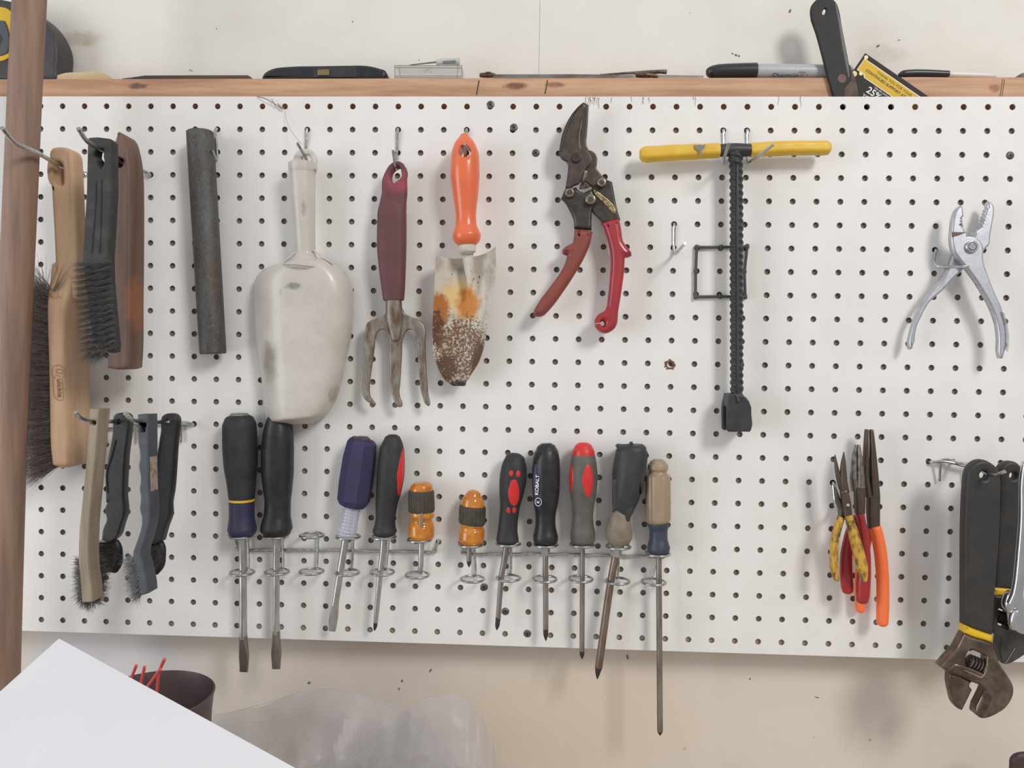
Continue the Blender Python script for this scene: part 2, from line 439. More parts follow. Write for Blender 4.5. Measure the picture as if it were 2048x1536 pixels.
# stains on the board: drips under the rail and a rusty ring round one hole
M_rust = mat('rust_stain', (128, 98, 82), .9, col2=(96, 70, 60), sc_=500)
M_drip = mat('brown_drip', (150, 118, 102), .9)
mb = MB()
for k in range(24):
    a = 2 * math.pi * k / 24; rr = random.uniform(.0048, .0068)
    c = P(1340, 729.5, 0)
    for sgn in (0,):
        a2 = a + .27
        mb.add([c + Vector((.0031 * math.cos(a), -.0002, .0031 * math.sin(a))), c + Vector((rr * math.cos(a), -.0002, rr * math.sin(a))),
                c + Vector((rr * 1.02 * math.cos(a2), -.0002, rr * 1.02 * math.sin(a2))), c + Vector((.0031 * math.cos(a2), -.0002, .0031 * math.sin(a2)))], [(0, 1, 2, 3)])
build('rust_ring', mb.V, mb.F, M_rust, pb, sharp=0)
for grp in ([1172, 1176, 1179, 1181, 1185, 1188, 1191, 1195, 1198, 1223], [1262, 1285, 1287, 1298], [1387, 1390, 1557, 1601]):
    for x in grp:
        mb = MB()
        y0 = 192.5 + random.uniform(0, 3); y1 = y0 + random.uniform(8, 24)
        p = [P(x + random.uniform(-1.5, 1.5) * (i > 0), y0 + (y1 - y0) * i / 3, .0001) for i in range(4)]
        mb.add(*tube_geo(p, lambda f: .0003 * (1 - .5 * f) * random.uniform(.7, 1.3), seg=5, n=3))
        build('drip_stain', mb.V, mb.F, M_drip, pb)

# workbench below the picture that carries the cup, the bag and the board
BZ = min(P(x, 1536, -WY).z for x in (0, 2048)) - .035
M_bench = mat('bench_wood', (196, 182, 164), .7, col2=(170, 152, 130), sc_=20, st=(.2, 1, 1))
build('workbench', *box((-1.2, WY, BZ - .03), (1.2, -.5, BZ)), M_bench, sharp=0, kind='structure')

# ================================================================ materials of the tools
M_zinc = mat('zinc_wire', (205, 207, 205), .28, 1.0, col2=(170, 172, 170), sc_=200)
M_chrome = mat('chrome', (222, 224, 228), .16, 1.0, col2=(206, 208, 212), sc_=40)
M_satin = mat('satin_plated', (200, 202, 208), .34, .85, col2=(188, 191, 198), sc_=200, bump=.03)
M_steel = mat('shaft_steel', (206, 205, 204), .3, .9, col2=(172, 168, 164), sc_=90, st=(1, 1, .3))
M_oldst = mat('aged_steel', (110, 102, 96), .45, .8, col2=(84, 72, 64), sc_=120, bump=.1)
M_rusty = mat('rusty_steel', (150, 144, 136), .5, .6, col2=(116, 94, 78), sc_=130, st=(1, 1, .4), bump=.1)
M_tip = mat('blackened_tip', (74, 70, 68), .5, .6)
M_blk = mat('black_rubber', (44, 44, 47), .6, col2=(54, 54, 54), sc_=60, bump=.1, bsc=1500)
M_blk2 = mat('black_plastic', (36, 37, 40), .38, col2=(46, 46, 48), sc_=80, bump=.05)
M_blkdust = mat('dusty_black_plastic', (62, 61, 60), .65, spec=.3, col2=(78, 77, 74), sc_=90, lo=.45, hi=.75, bump=.15)

# ---- pegboard hooks
def std_hook(path, label, group=None, pin=None, r=.0016):
    mb = MB(); mb.add(*tube_geo(path, r, n=6))
    if pin: mb.add(*tube_geo([pin + Vector((0, .008, 0)), pin + Vector((0, -.003, 0))], r * .9))
    return tagt(build('pegboard_hook', mb.V, mb.F, M_zinc), label, 'hook', group)
def hook(c, r, leg, out, tip, label):
    h = G(c, r)
    a = P(leg[0], leg[1], .0022)
    path = [h + Vector((0, .016, .002)), h + Vector((0, .004, .0)), h + Vector((0, -.0018, -.001)), h * .6 + a * .4 + Vector((0, -.0006, 0)), a, P(*out), P(*tip)]
    return std_hook(path, label, pin=G(c, r + 1) + Vector((-.0004, 0, .0)))
hook(12, 1, (611, 312), (614, 320, .024), (594.5, 286, .046), 'short zinc hook holding up the translucent scoop')
hook(16, 1, (793, 326), (791, 336, .024), (786, 300, .034), 'short zinc hook through the maroon fork handle')
hook(19, 1, (931, 312), (931, 318, .03), (929.5, 289, .046), 'short zinc hook behind the orange trowel handle')
hook(24, 2, (1163, 358), (1166, 367, .03), (1172, 343, .046), 'short zinc hook poking through the aviation snips')
hook(30, 1, (1449.5, 322), (1446, 324, .034), (1458, 286, .05), 'zinc hook under the black centre of the yellow T-handle, left of the pair')
hook(31, 1, (1496, 322), (1502, 323, .034), (1547, 289, .055), 'zinc hook with arm angled right under the yellow T-handle grip')
hook(28, 5, (1348, 500), (1351, 507, .01), (1370, 487, .05), 'empty short zinc hook left of the black square frame')
std_hook([G(8, 1) + Vector((0, .014, .002)), G(8, 1), P(431, 264, .003), P(434, 310, .003), P(432, 317, .006), P(428, 310, .02), P(424, 300, .026)],
         'short zinc hook at the top right of the dark steel pipe')
h = G(39, 6)
std_hook([h + Vector((0, .014, .002)), h, P(1870, 508, .003), P(1868, 522, .004), P(1874, 531, .006), P(1884, 534, .010), P(1905, 534, .024), P(1936, 534, .045)],
         'short zinc hook holding the open chrome pliers')
std_hook([G(35, 16) + Vector((0, .014, .002)), G(35, 16), P(1667, 976, .003), P(1669, 995, .004), P(1671, 1012, .008), P(1677, 1022, .014), P(1688, 1024, .03), P(1696, 1010, .045)],
         'short zinc hook left of the red and yellow pliers bunch')
std_hook([P(172, 351, -.012), P(171, 350, .002), P(160, 343, .008), P(122, 332, .05), P(75, 306, .087), P(31, 285, .118), P(4, 256, .14)],
         'long zinc hook crossing the wooden pole and through the bench brush handle', r=.0022)
std_hook([P(300, 351, -.012), P(299, 350, .003), P(286, 342, .010), P(240, 323, .066), P(210, 303, .098), P(176, 284, .128), P(157, 257, .145)],
         'long zinc hook with the black wire brush and the brown wooden tool', r=.0022)
mb = MB(); mb.add(*tube_geo([P(300, 849, -.012), P(300, 849, .002), P(282, 845, .018), P(238, 843, .066), P(174, 841, .125), P(151, 825, .14)], .0021, n=6))
mb.add(*wire([P(300, 850, .0025), P(292, 857, .0035), P(260, 858, .0035), P(217, 857, .0035), P(213, 861, .0035), P(213, 889, .0035)], .0013))
tagt(build('pegboard_hook', mb.V, mb.F, M_zinc), 'long zinc hook carrying the grey wood brush, lower left', 'hook')
mb = MB(); mb.add(*tube_geo([P(387, 849, -.012), P(386, 849, .002), P(366, 845, .018), P(332, 844, .066), P(272, 842, .13), P(250, 826, .145)], .0021, n=6))
mb.add(*wire([P(386, 850, .002), P(330, 849, .003), P(268, 848, .003)], .0015)); mb.add(*wire([P(273, 851, .003), P(273, 884, .003)], .0013)); mb.add(*wire([P(362, 845, .003), P(362, 885, .003)], .0015))
tagt(build('pegboard_hook', mb.V, mb.F, M_zinc), 'long zinc hook carrying the blue-grey handled brush, lower left', 'hook')
mb = MB()
mb.add(*tube_geo([P(1859, 923, -.012), P(1860, 924, .002), P(1872, 924, .006), P(1886, 923, .008), P(1903, 925, .009), P(1925, 931, .010), P(1950, 934, .012)], .0016, n=6))
mb.add(*tube_geo([P(1882, 922, .004), P(1890, 919, .006), P(1903, 921, .008), P(1915, 926, .010), P(1940, 927, .012), P(1962, 922, .014)], .0014, n=6))
mb.add(*wire([P(1881, 925, .008), P(1879, 962, .004)], .0013)); mb.add(*wire([P(1936, 932, .008), P(1931.5, 963, .004)], .0013))
mb.add(*tube_geo([P(1906, 924, .003), P(1940, 931, .03), P(1968, 944, .057), P(1977, 948, .068), P(1990, 950, .078), P(2002, 946, .085), P(2011, 943, .088)], .0017, n=6))
tagt(build('pegboard_hook', mb.V, mb.F, M_zinc), 'long twisted zinc hook holding the adjustable wrenches', 'hook')
# ================================================================ wooden pole and things on the ledge
M_pole = mat('aged_pole_wood', (154, 126, 108), .6, col2=(128, 102, 88), sc_=90, st=(1, 1, .06), bump=.2, bsc=300, patches=[((0, 0, .2), (.03, .03, .16), (120, 90, 74), 1.25, 1.7, 40)])
pole = limb('wooden_pole', [(66, -170, 29), (59, 0, 29), (50, 180, 29), (41, 384, 29), (32, 580, 29), (24, 768, 29), (17, 960, 29), (12, 1152, 28.5), (7, 1380, 28), (2, 1900, 27)], M_pole, d=.078, sub=6, seg=40, cap=(.2, .2))
tagt(pole, 'long round brown wooden pole standing upright along the left edge', 'pole')

def lo(x): return ledge(x) + .0002
# tape measure
tm = thing('tape_measure', 'black and yellow tape measure on the ledge behind the wooden pole', 'tape measure', P(20, 158, -.02))
M_tblk = mat('tape_black', (62, 60, 62), .5, col2=(70, 68, 68), sc_=60, bump=.1)
M_tyel = mat('tape_yellow', (232, 190, 50), .4)
M_tgry = mat('tape_grey', (84, 88, 92), .45)
slab('case', [(-90, 162), (-92, 60), (-75, 15), (-30, -4), (15, 0), (55, 14), (88, 40), (105, 66), (114, 92), (113, 130), (112, 162)], M_tblk, tm, d=-.010, th=.032, bevel=.004, snap=(160, lo))
slab('side_panel', [(-85, 112), (-85, 30), (-30, 8), (0, 13), (15, 17), (26, 28), (31, 42), (30, 72), (27, 96), (20, 112), (8, 120), (-10, 123), (-60, 122)], M_tyel, tm, d=-.0085, th=.003, bevel=.001)
slab('hub_cover', [(-60, 104), (-60, 44), (-20, 40), (8, 41), (13, 52), (18, 92), (14, 106), (0, 111), (-40, 110)], M_tgry, tm, d=-.0072, th=.002, bevel=.0008)
build('locking_mark', *slab_geo([(-7, 70), (0, 66), (5, 78), (0, 92), (-7, 88)], -.0070, .0006, .0002), M_tblk, tm)
# wood shim
M_shim = mat('tan_wood', (204, 184, 146), .7, col2=(188, 166, 128), sc_=90, st=(.2, 1, 1))
o = slab('wood_shim', [(113, 160), (114, 150), (130, 145.5), (160, 144), (193, 143), (207, 146.5), (218, 152), (228, 160)], M_shim, None, d=-.012, th=.012, bevel=.0008, snap=(159, lo))
tagt(o, 'thin tan wood shim on the ledge right of the tape measure', 'wood shim')
M_file = mat('file_steel', (72, 66, 64), .55, .3, col2=(98, 76, 64), sc_=50, st=(.3, 1, 1))
o = slab('flat_file', [(236, 160), (245, 156.5), (262, 154.5), (290, 150.5), (400, 150), (495, 150), (500, 152.5), (501, 160)], M_file, None, smooth=0, d=-.012, th=.02, bevel=.0008, snap=(159, lo))
tagt(o, 'flat dark steel file lying on the ledge left of the utility knife', 'file')
# utility knife
uk = thing('utility_knife', 'black utility knife lying on the ledge above the scoop', 'utility knife', P(645, 157, -.02))
slab('handle', [(521, 162), (525, 148), (534, 140), (548, 134.5), (575, 131.5), (640, 129.8), (700, 129), (728, 129), (745, 131.5), (760, 135.5), (769, 139), (772.5, 145), (771, 153), (766, 162)], M_blk2, uk, d=-.0115, th=.024, bevel=.004, snap=(160, lo))
slab('slide_panel', [(626, 135), (713, 134.5), (713, 154), (626, 154.5)], M_blk, uk, d=-.0109, th=.001, bevel=.0004)
M_brass = mat('worn_brass', (150, 134, 106), .4, .5)
mb = MB()
mb.add(*slab_geo([(635, 139), (658, 138.6), (658, 150), (635, 150.5)], -.0098, .002, .0003))
for i in range(9): mb.add(*slab_geo([(636.5 + i * 2.5, 138.5), (637.9 + i * 2.5, 138.5), (637.9 + i * 2.5, 150.4), (636.5 + i * 2.5, 150.4)], -.0091, .001, .0002))
build('slide_button', mb.V, mb.F, M_brass, uk)
# clear box
M_clear = mat('clear_plastic', (200, 196, 192), .12, trans=.0, alpha=.42, coat=.5)
M_clear2 = mat('clear_edge', (150, 145, 142), .2, alpha=.7)
cb = thing('clear_plastic_box', 'small clear plastic case on the ledge with a capped needle on top', 'plastic case', P(856, 157, -.02))
V, Fc = slab_geo([(789, 162), (789, 131), (924, 131), (925, 162)], -.010, .022, .0012, snap=(160, lo)); build('case', V, Fc, M_clear, cb)
mb = MB()
for (a, b) in [((789, 131), (924, 131)), ((789, 135), (923, 136)), ((789, 131), (789.5, 157)), ((924, 131), (924.5, 157)), ((790, 152), (924, 152)), ((789, 155), (924, 155.5)), ((916, 131), (914, 155)), ((798, 135), (801, 155))]:
    mb.add(*tube_geo([P(a[0], a[1], -.0098), P(b[0], b[1], -.0098)], .00035, seg=6))
build('rim', mb.V, mb.F, M_clear2, cb)
build('catch', *slab_geo([(848, 137), (863, 136), (863, 144), (858, 144), (858, 140), (852, 140), (852, 144), (848, 144)], -.0092, .002, .0004), M_clear, cb)
bl = thing('capped_blade', 'thin needle-like blade with clear cap resting on the plastic case', 'blade', P(870, 130, -.02))
M_pin = mat('thin_steel', (150, 146, 142), .4, .8)
limb('shaft', [(820, 130, 1.0), (874, 124, 2.0)], M_pin, bl, d=-.02, th=.0015)
limb('cap', [(873, 125.5, 5.2), (885, 123.5, 5.8), (918, 123, 7)], mat('frosted_cap', (205, 204, 200), .3, alpha=.7), bl, d=-.02, cap=(.2, .2))
limb('insert', [(886, 125, 3), (911, 123.5, 3.2)], mat('grey_insert', (110, 120, 122), .5), bl, d=-.0155, th=.001)
# metal rule / blades on the ledge
M_blade = mat('saw_blade_steel', (138, 136, 132), .4, .7, col2=(110, 100, 92), sc_=100, st=(.3, 1, 1))
hb = thing('saw_blade', 'long thin grey saw blade lying on the ledge with rusty end fittings', 'saw blade', P(1130, 155, -.015))
slab('blade', [(985, 160), (985, 148.5), (1150, 148.2), (1272, 149.5), (1272, 160)], M_blade, hb, d=-.012, th=.0012, bevel=.0003, snap=(158, lo))
M_fit = mat('rusty_fitting', (128, 108, 88), .35, .8, col2=(84, 62, 52), sc_=260, bump=.3)
limb('end_fitting', [(960, 150.5, 4), (968, 150.5, 5), (982, 150.5, 5), (990, 151, 4)], M_fit, hb, d=-.014, cap=(.3, .3))
limb('end_fitting', [(972, 146, 2.5), (981, 146, 2.5)], M_fit, hb, d=-.012)
limb('end_fitting', [(1271, 150.5, 4.6), (1290, 150, 5.6), (1302, 151, 4.6), (1315, 152.5, 3.6)], M_fit, hb, d=-.014, cap=(.3, .3))
o = limb('taper_punch', [(1200, 149, .8), (1260, 146, 2.6), (1320, 143.5, 4), (1333, 143.8, 4.6)], mat('punch_steel', (134, 126, 118), .4, .7, col2=(96, 84, 76), sc_=150), None, d=-.022, cap=(.2, .05))
tagt(o, 'slender tapered steel punch lying across the saw blade on the ledge', 'punch')
o = slab('thin_blade', [(1314, 160), (1314, 149.5), (1370, 150.5), (1407, 151), (1408, 160)], M_blade, None, d=-.016, th=.002, bevel=.0004, snap=(158, lo))
tagt(o, 'short thin steel strip on the ledge beside the black marker cap', 'steel strip')
# marker
mk = thing('marker_pen', 'grey marker pen with a large black cap and printed script on the ledge', 'marker', P(1530, 155, -.02))
M_cap = mat('gloss_black', (48, 48, 50), .3)
M_gry = mat('marker_grey', (166, 172, 176), .35, col2=(176, 180, 182), sc_=30)
limb('cap', [(1418, 150, 8), (1422, 146, 12.5), (1440, 143.5, 14.5), (1475, 142.5, 15.3), (1512, 142, 15.8)], M_cap, mk, d=-.020, cap=(.3, .03))
limb('barrel', [(1510, 142.5, 14.2), (1580, 143, 14.3), (1700, 144, 13)], M_gry, mk, d=-.020, cap=(.03, .2))
M_ink = mat('black_ink', (40, 40, 42), .6)
build('printed_name', *text_geo('Sharpie', 1567, 152, -.0105, 10.5, 0, .0003, sx=1.2, shear=.45, bold=.01), M_ink, mk, sharp=0)
build('printed_name', *text_geo('Chisel\nTip', 1604, 147, -.0105, 3.4, 0, .0003, sx=1.1), M_ink, mk, sharp=0)
build('printed_name', *text_geo('®', 1614, 150, -.0105, 3.2, 0, .0003), M_ink, mk, sharp=0)
pn = thing('marker_pen', 'thin black-capped white pen on the ledge right of the yellow and black card', 'pen', P(1880, 155, -.02))
limb('cap', [(1799, 151, 4.5), (1808, 147.5, 7), (1835, 146.5, 7.6), (1897, 148, 6.6)], M_cap, pn, d=-.016, cap=(.5, .05))
limb('barrel', [(1896, 149, 6), (1950, 150.5, 6), (1990, 152, 5)], mat('white_pen', (214, 210, 204), .3), pn, d=-.018, cap=(.05, .4))
o = slab('grey_block', [(2039, 160), (2040, 150), (2044, 146), (2052, 144), (2075, 144), (2078, 160)], mat('dark_grey_plastic', (96, 98, 102), .5), None, d=-.012, th=.02, bevel=.002, snap=(159, lo))
tagt(o, 'small dark grey object at the right end of the ledge', 'plastic part')
# putty knife stuck behind the board
pk = thing('putty_knife', 'black-handled scraper standing behind the top edge of the pegboard', 'scraper', P(1680, 200, -.006))
M_pkb = mat('scraper_black', (46, 46, 46), .6, spec=.3, col2=(54, 53, 52), sc_=70, bump=.1,)
slab('handle', [(1621.5, 26), (1623, 12), (1630, 2), (1641, -5), (1656, -6), (1667, -1), (1674, 7), (1678, 18), (1684, 50), (1691.5, 90), (1698, 125), (1703, 158), (1690, 176), (1690, 190), (1692, 215), (1674, 215), (1665, 185), (1655, 150), (1645, 110), (1633, 66)], M_pkb, pk, d=-.0034, th=.0042, bevel=.0012,
     holes=[ell(1649, 22.5, 3.2, 7, 16, .45)])
slab('blade', [(1652, 130), (1700, 130), (1712, 160), (1722, 215), (1672, 225)], mat('rusty_scraper_blade', (88, 72, 64), .55, .5, col2=(66, 54, 50), sc_=120), pk, d=-.0072, th=.0006, bevel=.0002)
limb('edge_bevel', [(1671, 8, 1.5), (1680, 50, 3), (1686.5, 90, 3.3), (1693, 125, 3.3), (1698, 155, 1.5)], mat('pale_grey_edge', (98, 98, 96), .5), pk, d=-.0036, th=.001)  # paler grey strip along the right side of the handle
limb('rivet', [(1684, 157, 9)], M_rust, pk) if False else slab('rivet', ell(1684, 157, 9), mat('rivet_brown', (84, 66, 58), .5, .5), pk, d=-.0032, th=.0006, bevel=.0002)
# card
cd = thing('coupon_card', 'black and yellow thank-you card tucked behind the pegboard beside the scraper', 'card', P(1770, 200, -.007))
A = Vector((1730.5, 106)); U = Vector((128, 88)).normalized(); Wv = Vector((-U.y, U.x))
cc = lambda u, v: tuple(A + U * u + Wv * v)
M_cblk = mat('card_black', (52, 50, 50), .6, spec=.25); M_cyel = mat('card_yellow', (218, 180, 66), .6, spec=.25); M_cwht = mat('card_white', (232, 228, 220), .4); M_ccr = mat('card_cream', (222, 208, 140), .4); M_cink = mat('card_ink', (66, 52, 20), .5)
slab('card_body', [cc(0, 0), cc(165, 0), cc(165, 100), cc(0, 100)], M_cblk, cd, d=-.0079, th=.0005, bevel=.0001)
slab('yellow_band', [cc(5, 9.5), cc(165, 9.5), cc(165, 42), cc(26, 42), cc(21, 37), cc(5, 37)], M_cwht, cd, smooth=0, d=-.00783, th=.0002, bevel=.00005)
slab('yellow_band', [cc(6, 10.8), cc(165, 10.8), cc(165, 40.6), cc(27, 40.6), cc(22, 35.6), cc(6, 35.6)], M_cyel, cd, smooth=0, d=-.00776, th=.0002, bevel=.00005)
for (x, y, r) in [(1732.5, 114.5, 4), (1708.5, 147.5, 5.7), (1722, 147, 4), (1708, 162, 3.8)]:
    slab('corner_dot', ell(x, y, r), M_ccr, cd, d=-.00769, th=.0002, bevel=.00005)
ang = -math.degrees(math.atan2(88, 128))
build('lettering', *text_geo('THANK YOU FOR YOUR', *cc(83, 18), -.0077, 5.2, ang, .0002, sx=1.02, bold=.004), M_cink, cd, sharp=0)
build('lettering', *text_geo('CONTINUED SUPPORT AT', *cc(68, 27.5), -.0077, 5.2, ang, .0002, sx=1.08, bold=.024), M_cink, cd, sharp=0)
build('lettering', *text_geo('25%', *cc(60, 57.5), -.0077, 13, ang, .0002, bold=.012), M_cwht, cd, sharp=0)
build('lettering', *text_geo('Use this card to', *cc(72, 46), -.0077, 3.8, ang, .0002), M_cwht, cd, sharp=0)
build('lettering', *text_geo('YO', *cc(50, 72), -.0077, 7, ang, .0002), M_cwht, cd, sharp=0)

# ================================================================ bench brush
M_beech = mat('beech_wood', (206, 174, 144), .55, col2=(190, 156, 124), sc_=70, st=(1, 1, .12), bump=.1, bsc=600)
bb = thing('bench_brush', 'wooden bench brush with dark horsehair bristles beside the wooden pole', 'brush', P(142, 940, .042))
Vb, Fb = slab_geo([(96.5, 312), (97.5, 302), (102, 296), (110, 293), (121, 292.5), (132, 294.5), (140, 299), (144.5, 308), (146, 324), (147, 340), (149, 384), (152.5, 470), (155, 515), (157, 560), (155, 600), (116, 600), (109, 585), (109, 544), (107.5, 505), (105.5, 460), (101, 384), (98.7, 345), (97.3, 328)], .054, .020, .004,
                  holes=[[(103, 326), (108, 322.5), (116, 323), (121.5, 327), (123, 334), (124, 345), (124.5, 360), (123.5, 368), (119, 371), (112, 368), (105, 361), (102.5, 350), (102, 336)]], smooth=2)
build('handle', Vb, Fb, M_beech, bb)
limb('brush_block', [(131, 530, 21, .016, .044), (134, 560, 23, .024, .043), (136, 590, 23, .036, .042), (137, 622, 21, .044, .041), (139, 720, 19, .046, .041), (141, 800, 19.5, .046, .041), (143, 880, 20, .046, .041), (145, 922, 19, .044, .041)], M_beech, bb, ex=5, seg=32, cap=(.5, .5), sub=4)
M_carve = mat('burnt_mark', (136, 98, 68), .8)
mb = MB()
LD = .0648
mb.add(*tube_geo([P(109.5, 731.6, LD), P(116, 730.2, LD), P(124, 733, LD), P(130.5, 739, LD), P(132.3, 745, LD), P(129.5, 751, LD), P(125.5, 754, LD)], .0002, seg=6))
mb.add(*tube_geo([P(106, 731.5, LD), P(103.8, 740, LD), P(104, 748, LD), P(107, 754, LD), P(111, 755.5, LD)], .0002, seg=6))
mb.add(*tube_geo([P(x, y, LD) for x, y in ell(119.5, 742.5, 8.2, 3.8, 16, .2)], .0002, seg=6, closed=True, n=2))
mb.add(*tube_geo([P(112, 748, LD), P(115, 751, LD), P(120, 753, LD)], .0002, seg=6))
mb.add(*tube_geo([P(105.5, 756, LD), P(106.5, 775, LD), P(107.5, 789, LD), P(111, 796, LD), P(117, 800, LD), P(123, 800.5, LD), P(126.5, 797, LD), P(126.8, 788, LD), P(126.3, 778, LD)], .0002, seg=6))
mb.add(*tube_geo([P(124.5, 755, LD), P(125.5, 772, LD), P(129.5, 779, LD)], .0002, seg=6))
build('stamped_mark', mb.V, mb.F, M_carve, bb)
build('stamped_mark', *text_geo('uickie', 118.5, 776, LD, 9.5, -88, .0003, sx=1.15), M_carve, bb, sharp=0)
M_hair = mat('dark_horsehair', (92, 80, 76), .7, col2=(116, 104, 98), sc_=200)
mb = MB()
for k in range(6500):
    t = random.random(); y = 596 + 330 * t
    x = 124 + 5 * t; d = random.uniform(.021, .061)
    a = P(x, y, d)
    up_ = (1 - t) ** 6 * .9; dn = t ** 4 * .55
    dr = Vector((-1, random.gauss(0, .10) + (.041 - d) * -2, random.gauss(.0, .09) + up_ * random.uniform(.2, 1.1) - dn))
    hair_geo(mb, a, dr, random.uniform(.044, .056), .00016, .18)
for (y, dx, dz) in [(580, -.2, 1), (585, .35, 1), (590, .05, 1), (592, -.1, 1), (594, .6, 1), (596, .5, .8), (598, -.6, 1), (590, .9, .9), (588, .7, 1), (600, -.3, 1), (602, 0, 1)]:
    for j in range(3):
        hair_geo(mb, P(86 + random.uniform(-6, 8), y + 20, .056), Vector((dx + random.gauss(0, .06), -.15, dz)), random.uniform(.034, .056), .0003, .12, n=4)
o = build('bristles', mb.V, mb.F, M_hair, bb, sharp=0); o['kind'] = 'stuff'

# ================================================================ black wire brush on the second long hook
wb = thing('wire_brush', 'dusty black plastic wire brush hanging with a notched hanging hole', 'brush', P(198, 735, .09))
key = q(0, 0, [760, 1200, 785, 1180, 820, 1190, 826, 1215, 822, 1250, 830, 1290, 820, 1325, 803, 1348, 785, 1325, 776, 1300, 781, 1275, 755, 1240])
slab('handle', [(174.5, 277), (178, 274.5), (194, 273.5), (218, 276.5), (221.5, 281), (222.3, 340), (222.5, 384), (218, 466), (215, 514), (216, 560), (223, 640), (228, 690), (227, 703), (216, 706), (190, 690), (178, 640), (168, 560), (164, 514), (167, 466), (172, 384)], M_blkdust, wb, smooth=0, d=.107, th=.014, bevel=.002, holes=[key])
for xa, xb in ((192, 183), (203, 199)):
    limb('rib', [(xa, 360, .9), (xa - 1, 400, 1.6), ((xa + xb) / 2, 450, 1.6), (xb, 506, 1.2)], M_blkdust, wb, d=.107, th=.002)
M_wire = mat('dark_wire_bristle', (66, 64, 62), .6, col2=(90, 88, 86), sc_=300)
mb = MB()
for row in range(15):
    y = 524 + row * 12.2
    for cidx in range(4):
        x = 180 + cidx * 13 + row * .75
        base = P(x, y, .107)
        for k in range(34):
            a = base + Vector((random.gauss(0, .0013), 0, random.gauss(0, .0009)))
            hair_geo(mb, a, Vector((-.75 + random.gauss(0, .10), -.85 + random.gauss(0, .1), -.38 + random.gauss(0, .06))), random.uniform(.013, .018), .00016, .15)
for k in range(160):
    hair_geo(mb, P(random.uniform(180, 215), random.uniform(698, 712), .104), Vector((random.uniform(-.9, .1), -.3, -.5 + random.gauss(0, .2))), random.uniform(.008, .018), .00014, .2)
o = build('bristles', mb.V, mb.F, M_wire, wb, sharp=0); o['kind'] = 'stuff'

# brown wooden tool
M_brn = mat('dark_stained_wood', (118, 92, 78), .55, col2=(98, 76, 66), sc_=60, st=(1, 1, .1), bump=.12,
            patches=[((.012, .0, .07), (.012, .03, .045), (152, 98, 68), 1.0, 1.6, 60)])
wt = slab('wooden_beater', [(235, 261.5), (241, 265), (246, 272), (251, 288), (256, 312), (259, 342), (260, 384), (260, 500), (259, 609), (258, 709), (256, 735), (248, 738), (232, 739), (213, 736), (212.5, 711), (224, 705), (228, 684), (222.5, 621), (217.5, 571), (215.5, 534), (217, 484), (220, 461), (226, 441), (227.5, 384), (224.5, 332), (225.5, 307), (229, 280)], M_brn, None, d=.070, th=.030, bevel=.0035, holes=[ell(236, 324, 9, 10, 20)], sharp=50)
tagt(wt, 'dark brown wooden tool with pointed top and hanging hole beside the wire brush', 'wooden tool')

# steel pipe
M_pipe = mat('weathered_pipe', (96, 98, 98), .6, .35, col2=(78, 72, 68), sc_=60, st=(1, 1, .3), bump=.25, bsc=900, col3=(116, 118, 116), sc3=900, lo3=.5, hi3=.8,
             patches=[((.01, 0, .08), (.03, .03, .07), (90, 74, 66), 1.0, 1.6, 60), ((0, 0, .25), (.03, .03, .03), (92, 76, 70), 1.1, 1.5, 60)])
pp = thing('steel_pipe', 'round dark weathered steel pipe hanging left of the translucent scoop', 'pipe', P(426, 708, .02))
limb('tube', [(400, 265, 25.5), (407, 384, 25.5), (413, 486, 25.3), (426, 706, 25)], M_pipe, pp, d=.02, seg=40, cap=(.06, .06), sub=6)

# ================================================================ scoop
M_scoop = mat('translucent_plastic', (214, 208, 200), .34, col2=(200, 192, 182), sc_=25, lo=.4, hi=.7, alpha=.86, coat=.15, sss=.25,
              patches=[((-.034, 0, .07), (.018, .09, .034), (158, 150, 138), .95, 1.5, 70), ((-.005, 0, .150), (.02, .09, .009), (150, 148, 142), 1.2, 1.5, 220),
                       ((.036, 0, .03), (.012, .09, .03), (170, 158, 132), 1.25, 1.6, 220), ((.003, 0, .235), (.007, .03, .02), (140, 138, 132), 1.05, 1.5, 80)],
              col3=(150, 145, 134), sc3=160, lo3=.72, hi3=.8)
so = thing('plastic_scoop', 'large translucent white plastic scoop hanging on a short hook', 'scoop', P(608, 851, .02))
Lf = [(590, 524), (562, 526), (537, 534), (519, 546), (510, 562), (507, 590), (508, 640), (512, 690), (518, 730), (524, 773), (526, 815), (533, 843), (545, 849)]
Rt = [(600, 524), (648, 516), (672, 528), (690, 544), (702, 566), (707, 596), (706, 634), (702, 671), (694, 709), (685, 754), (672, 798), (650, 832), (622, 848)]
build('scoop_bowl', *grid_geo(Lf, Rt, 36, 72, lambda u, t: .012 + .030 * (max(0, 1 - abs(2 * u - 1) ** 3.2)) ** .6 * min(1, .35 + t * 5, .3 + (1 - t) * 8), .0016), M_scoop, so, sharp=60)
limb('rim', [(605, 329, 27.6), (605, 340, 27.2), (605, 345, 26)], M_scoop, so, d=.024, cap=(.1, .1), seg=32)
limb('handle', [(605, 330, 26), (605, 345, 25.5), (606, 384, 24), (608, 430, 22), (610, 480, 20), (611, 505, 19.5), (611, 522, 28), (610, 535, 44)], M_scoop, so, d=.024, th=None, cap=(.15, .1), sub=5, seg=32)
slab('hanging_loop', [(584, 340), (584.5, 325), (586, 312), (594, 301), (606, 296.5), (619, 298), (629, 306), (633, 320), (633, 340)], M_scoop, so, d=.030, th=.006, bevel=.0025, smooth=2, holes=[ell(612, 318, 8.5, 9, 16)])
for xs_ in ((597, 516, 562, 530), (626, 512, 666, 528)):
    limb('rib', [(xs_[0], 500, 1.5), (xs_[0] + (xs_[2] - xs_[0]) * .4, 512, 2), (xs_[2], xs_[3], 1)], M_scoop, so, d=.03, th=.003)
mb = MB(); c = (573, 584)
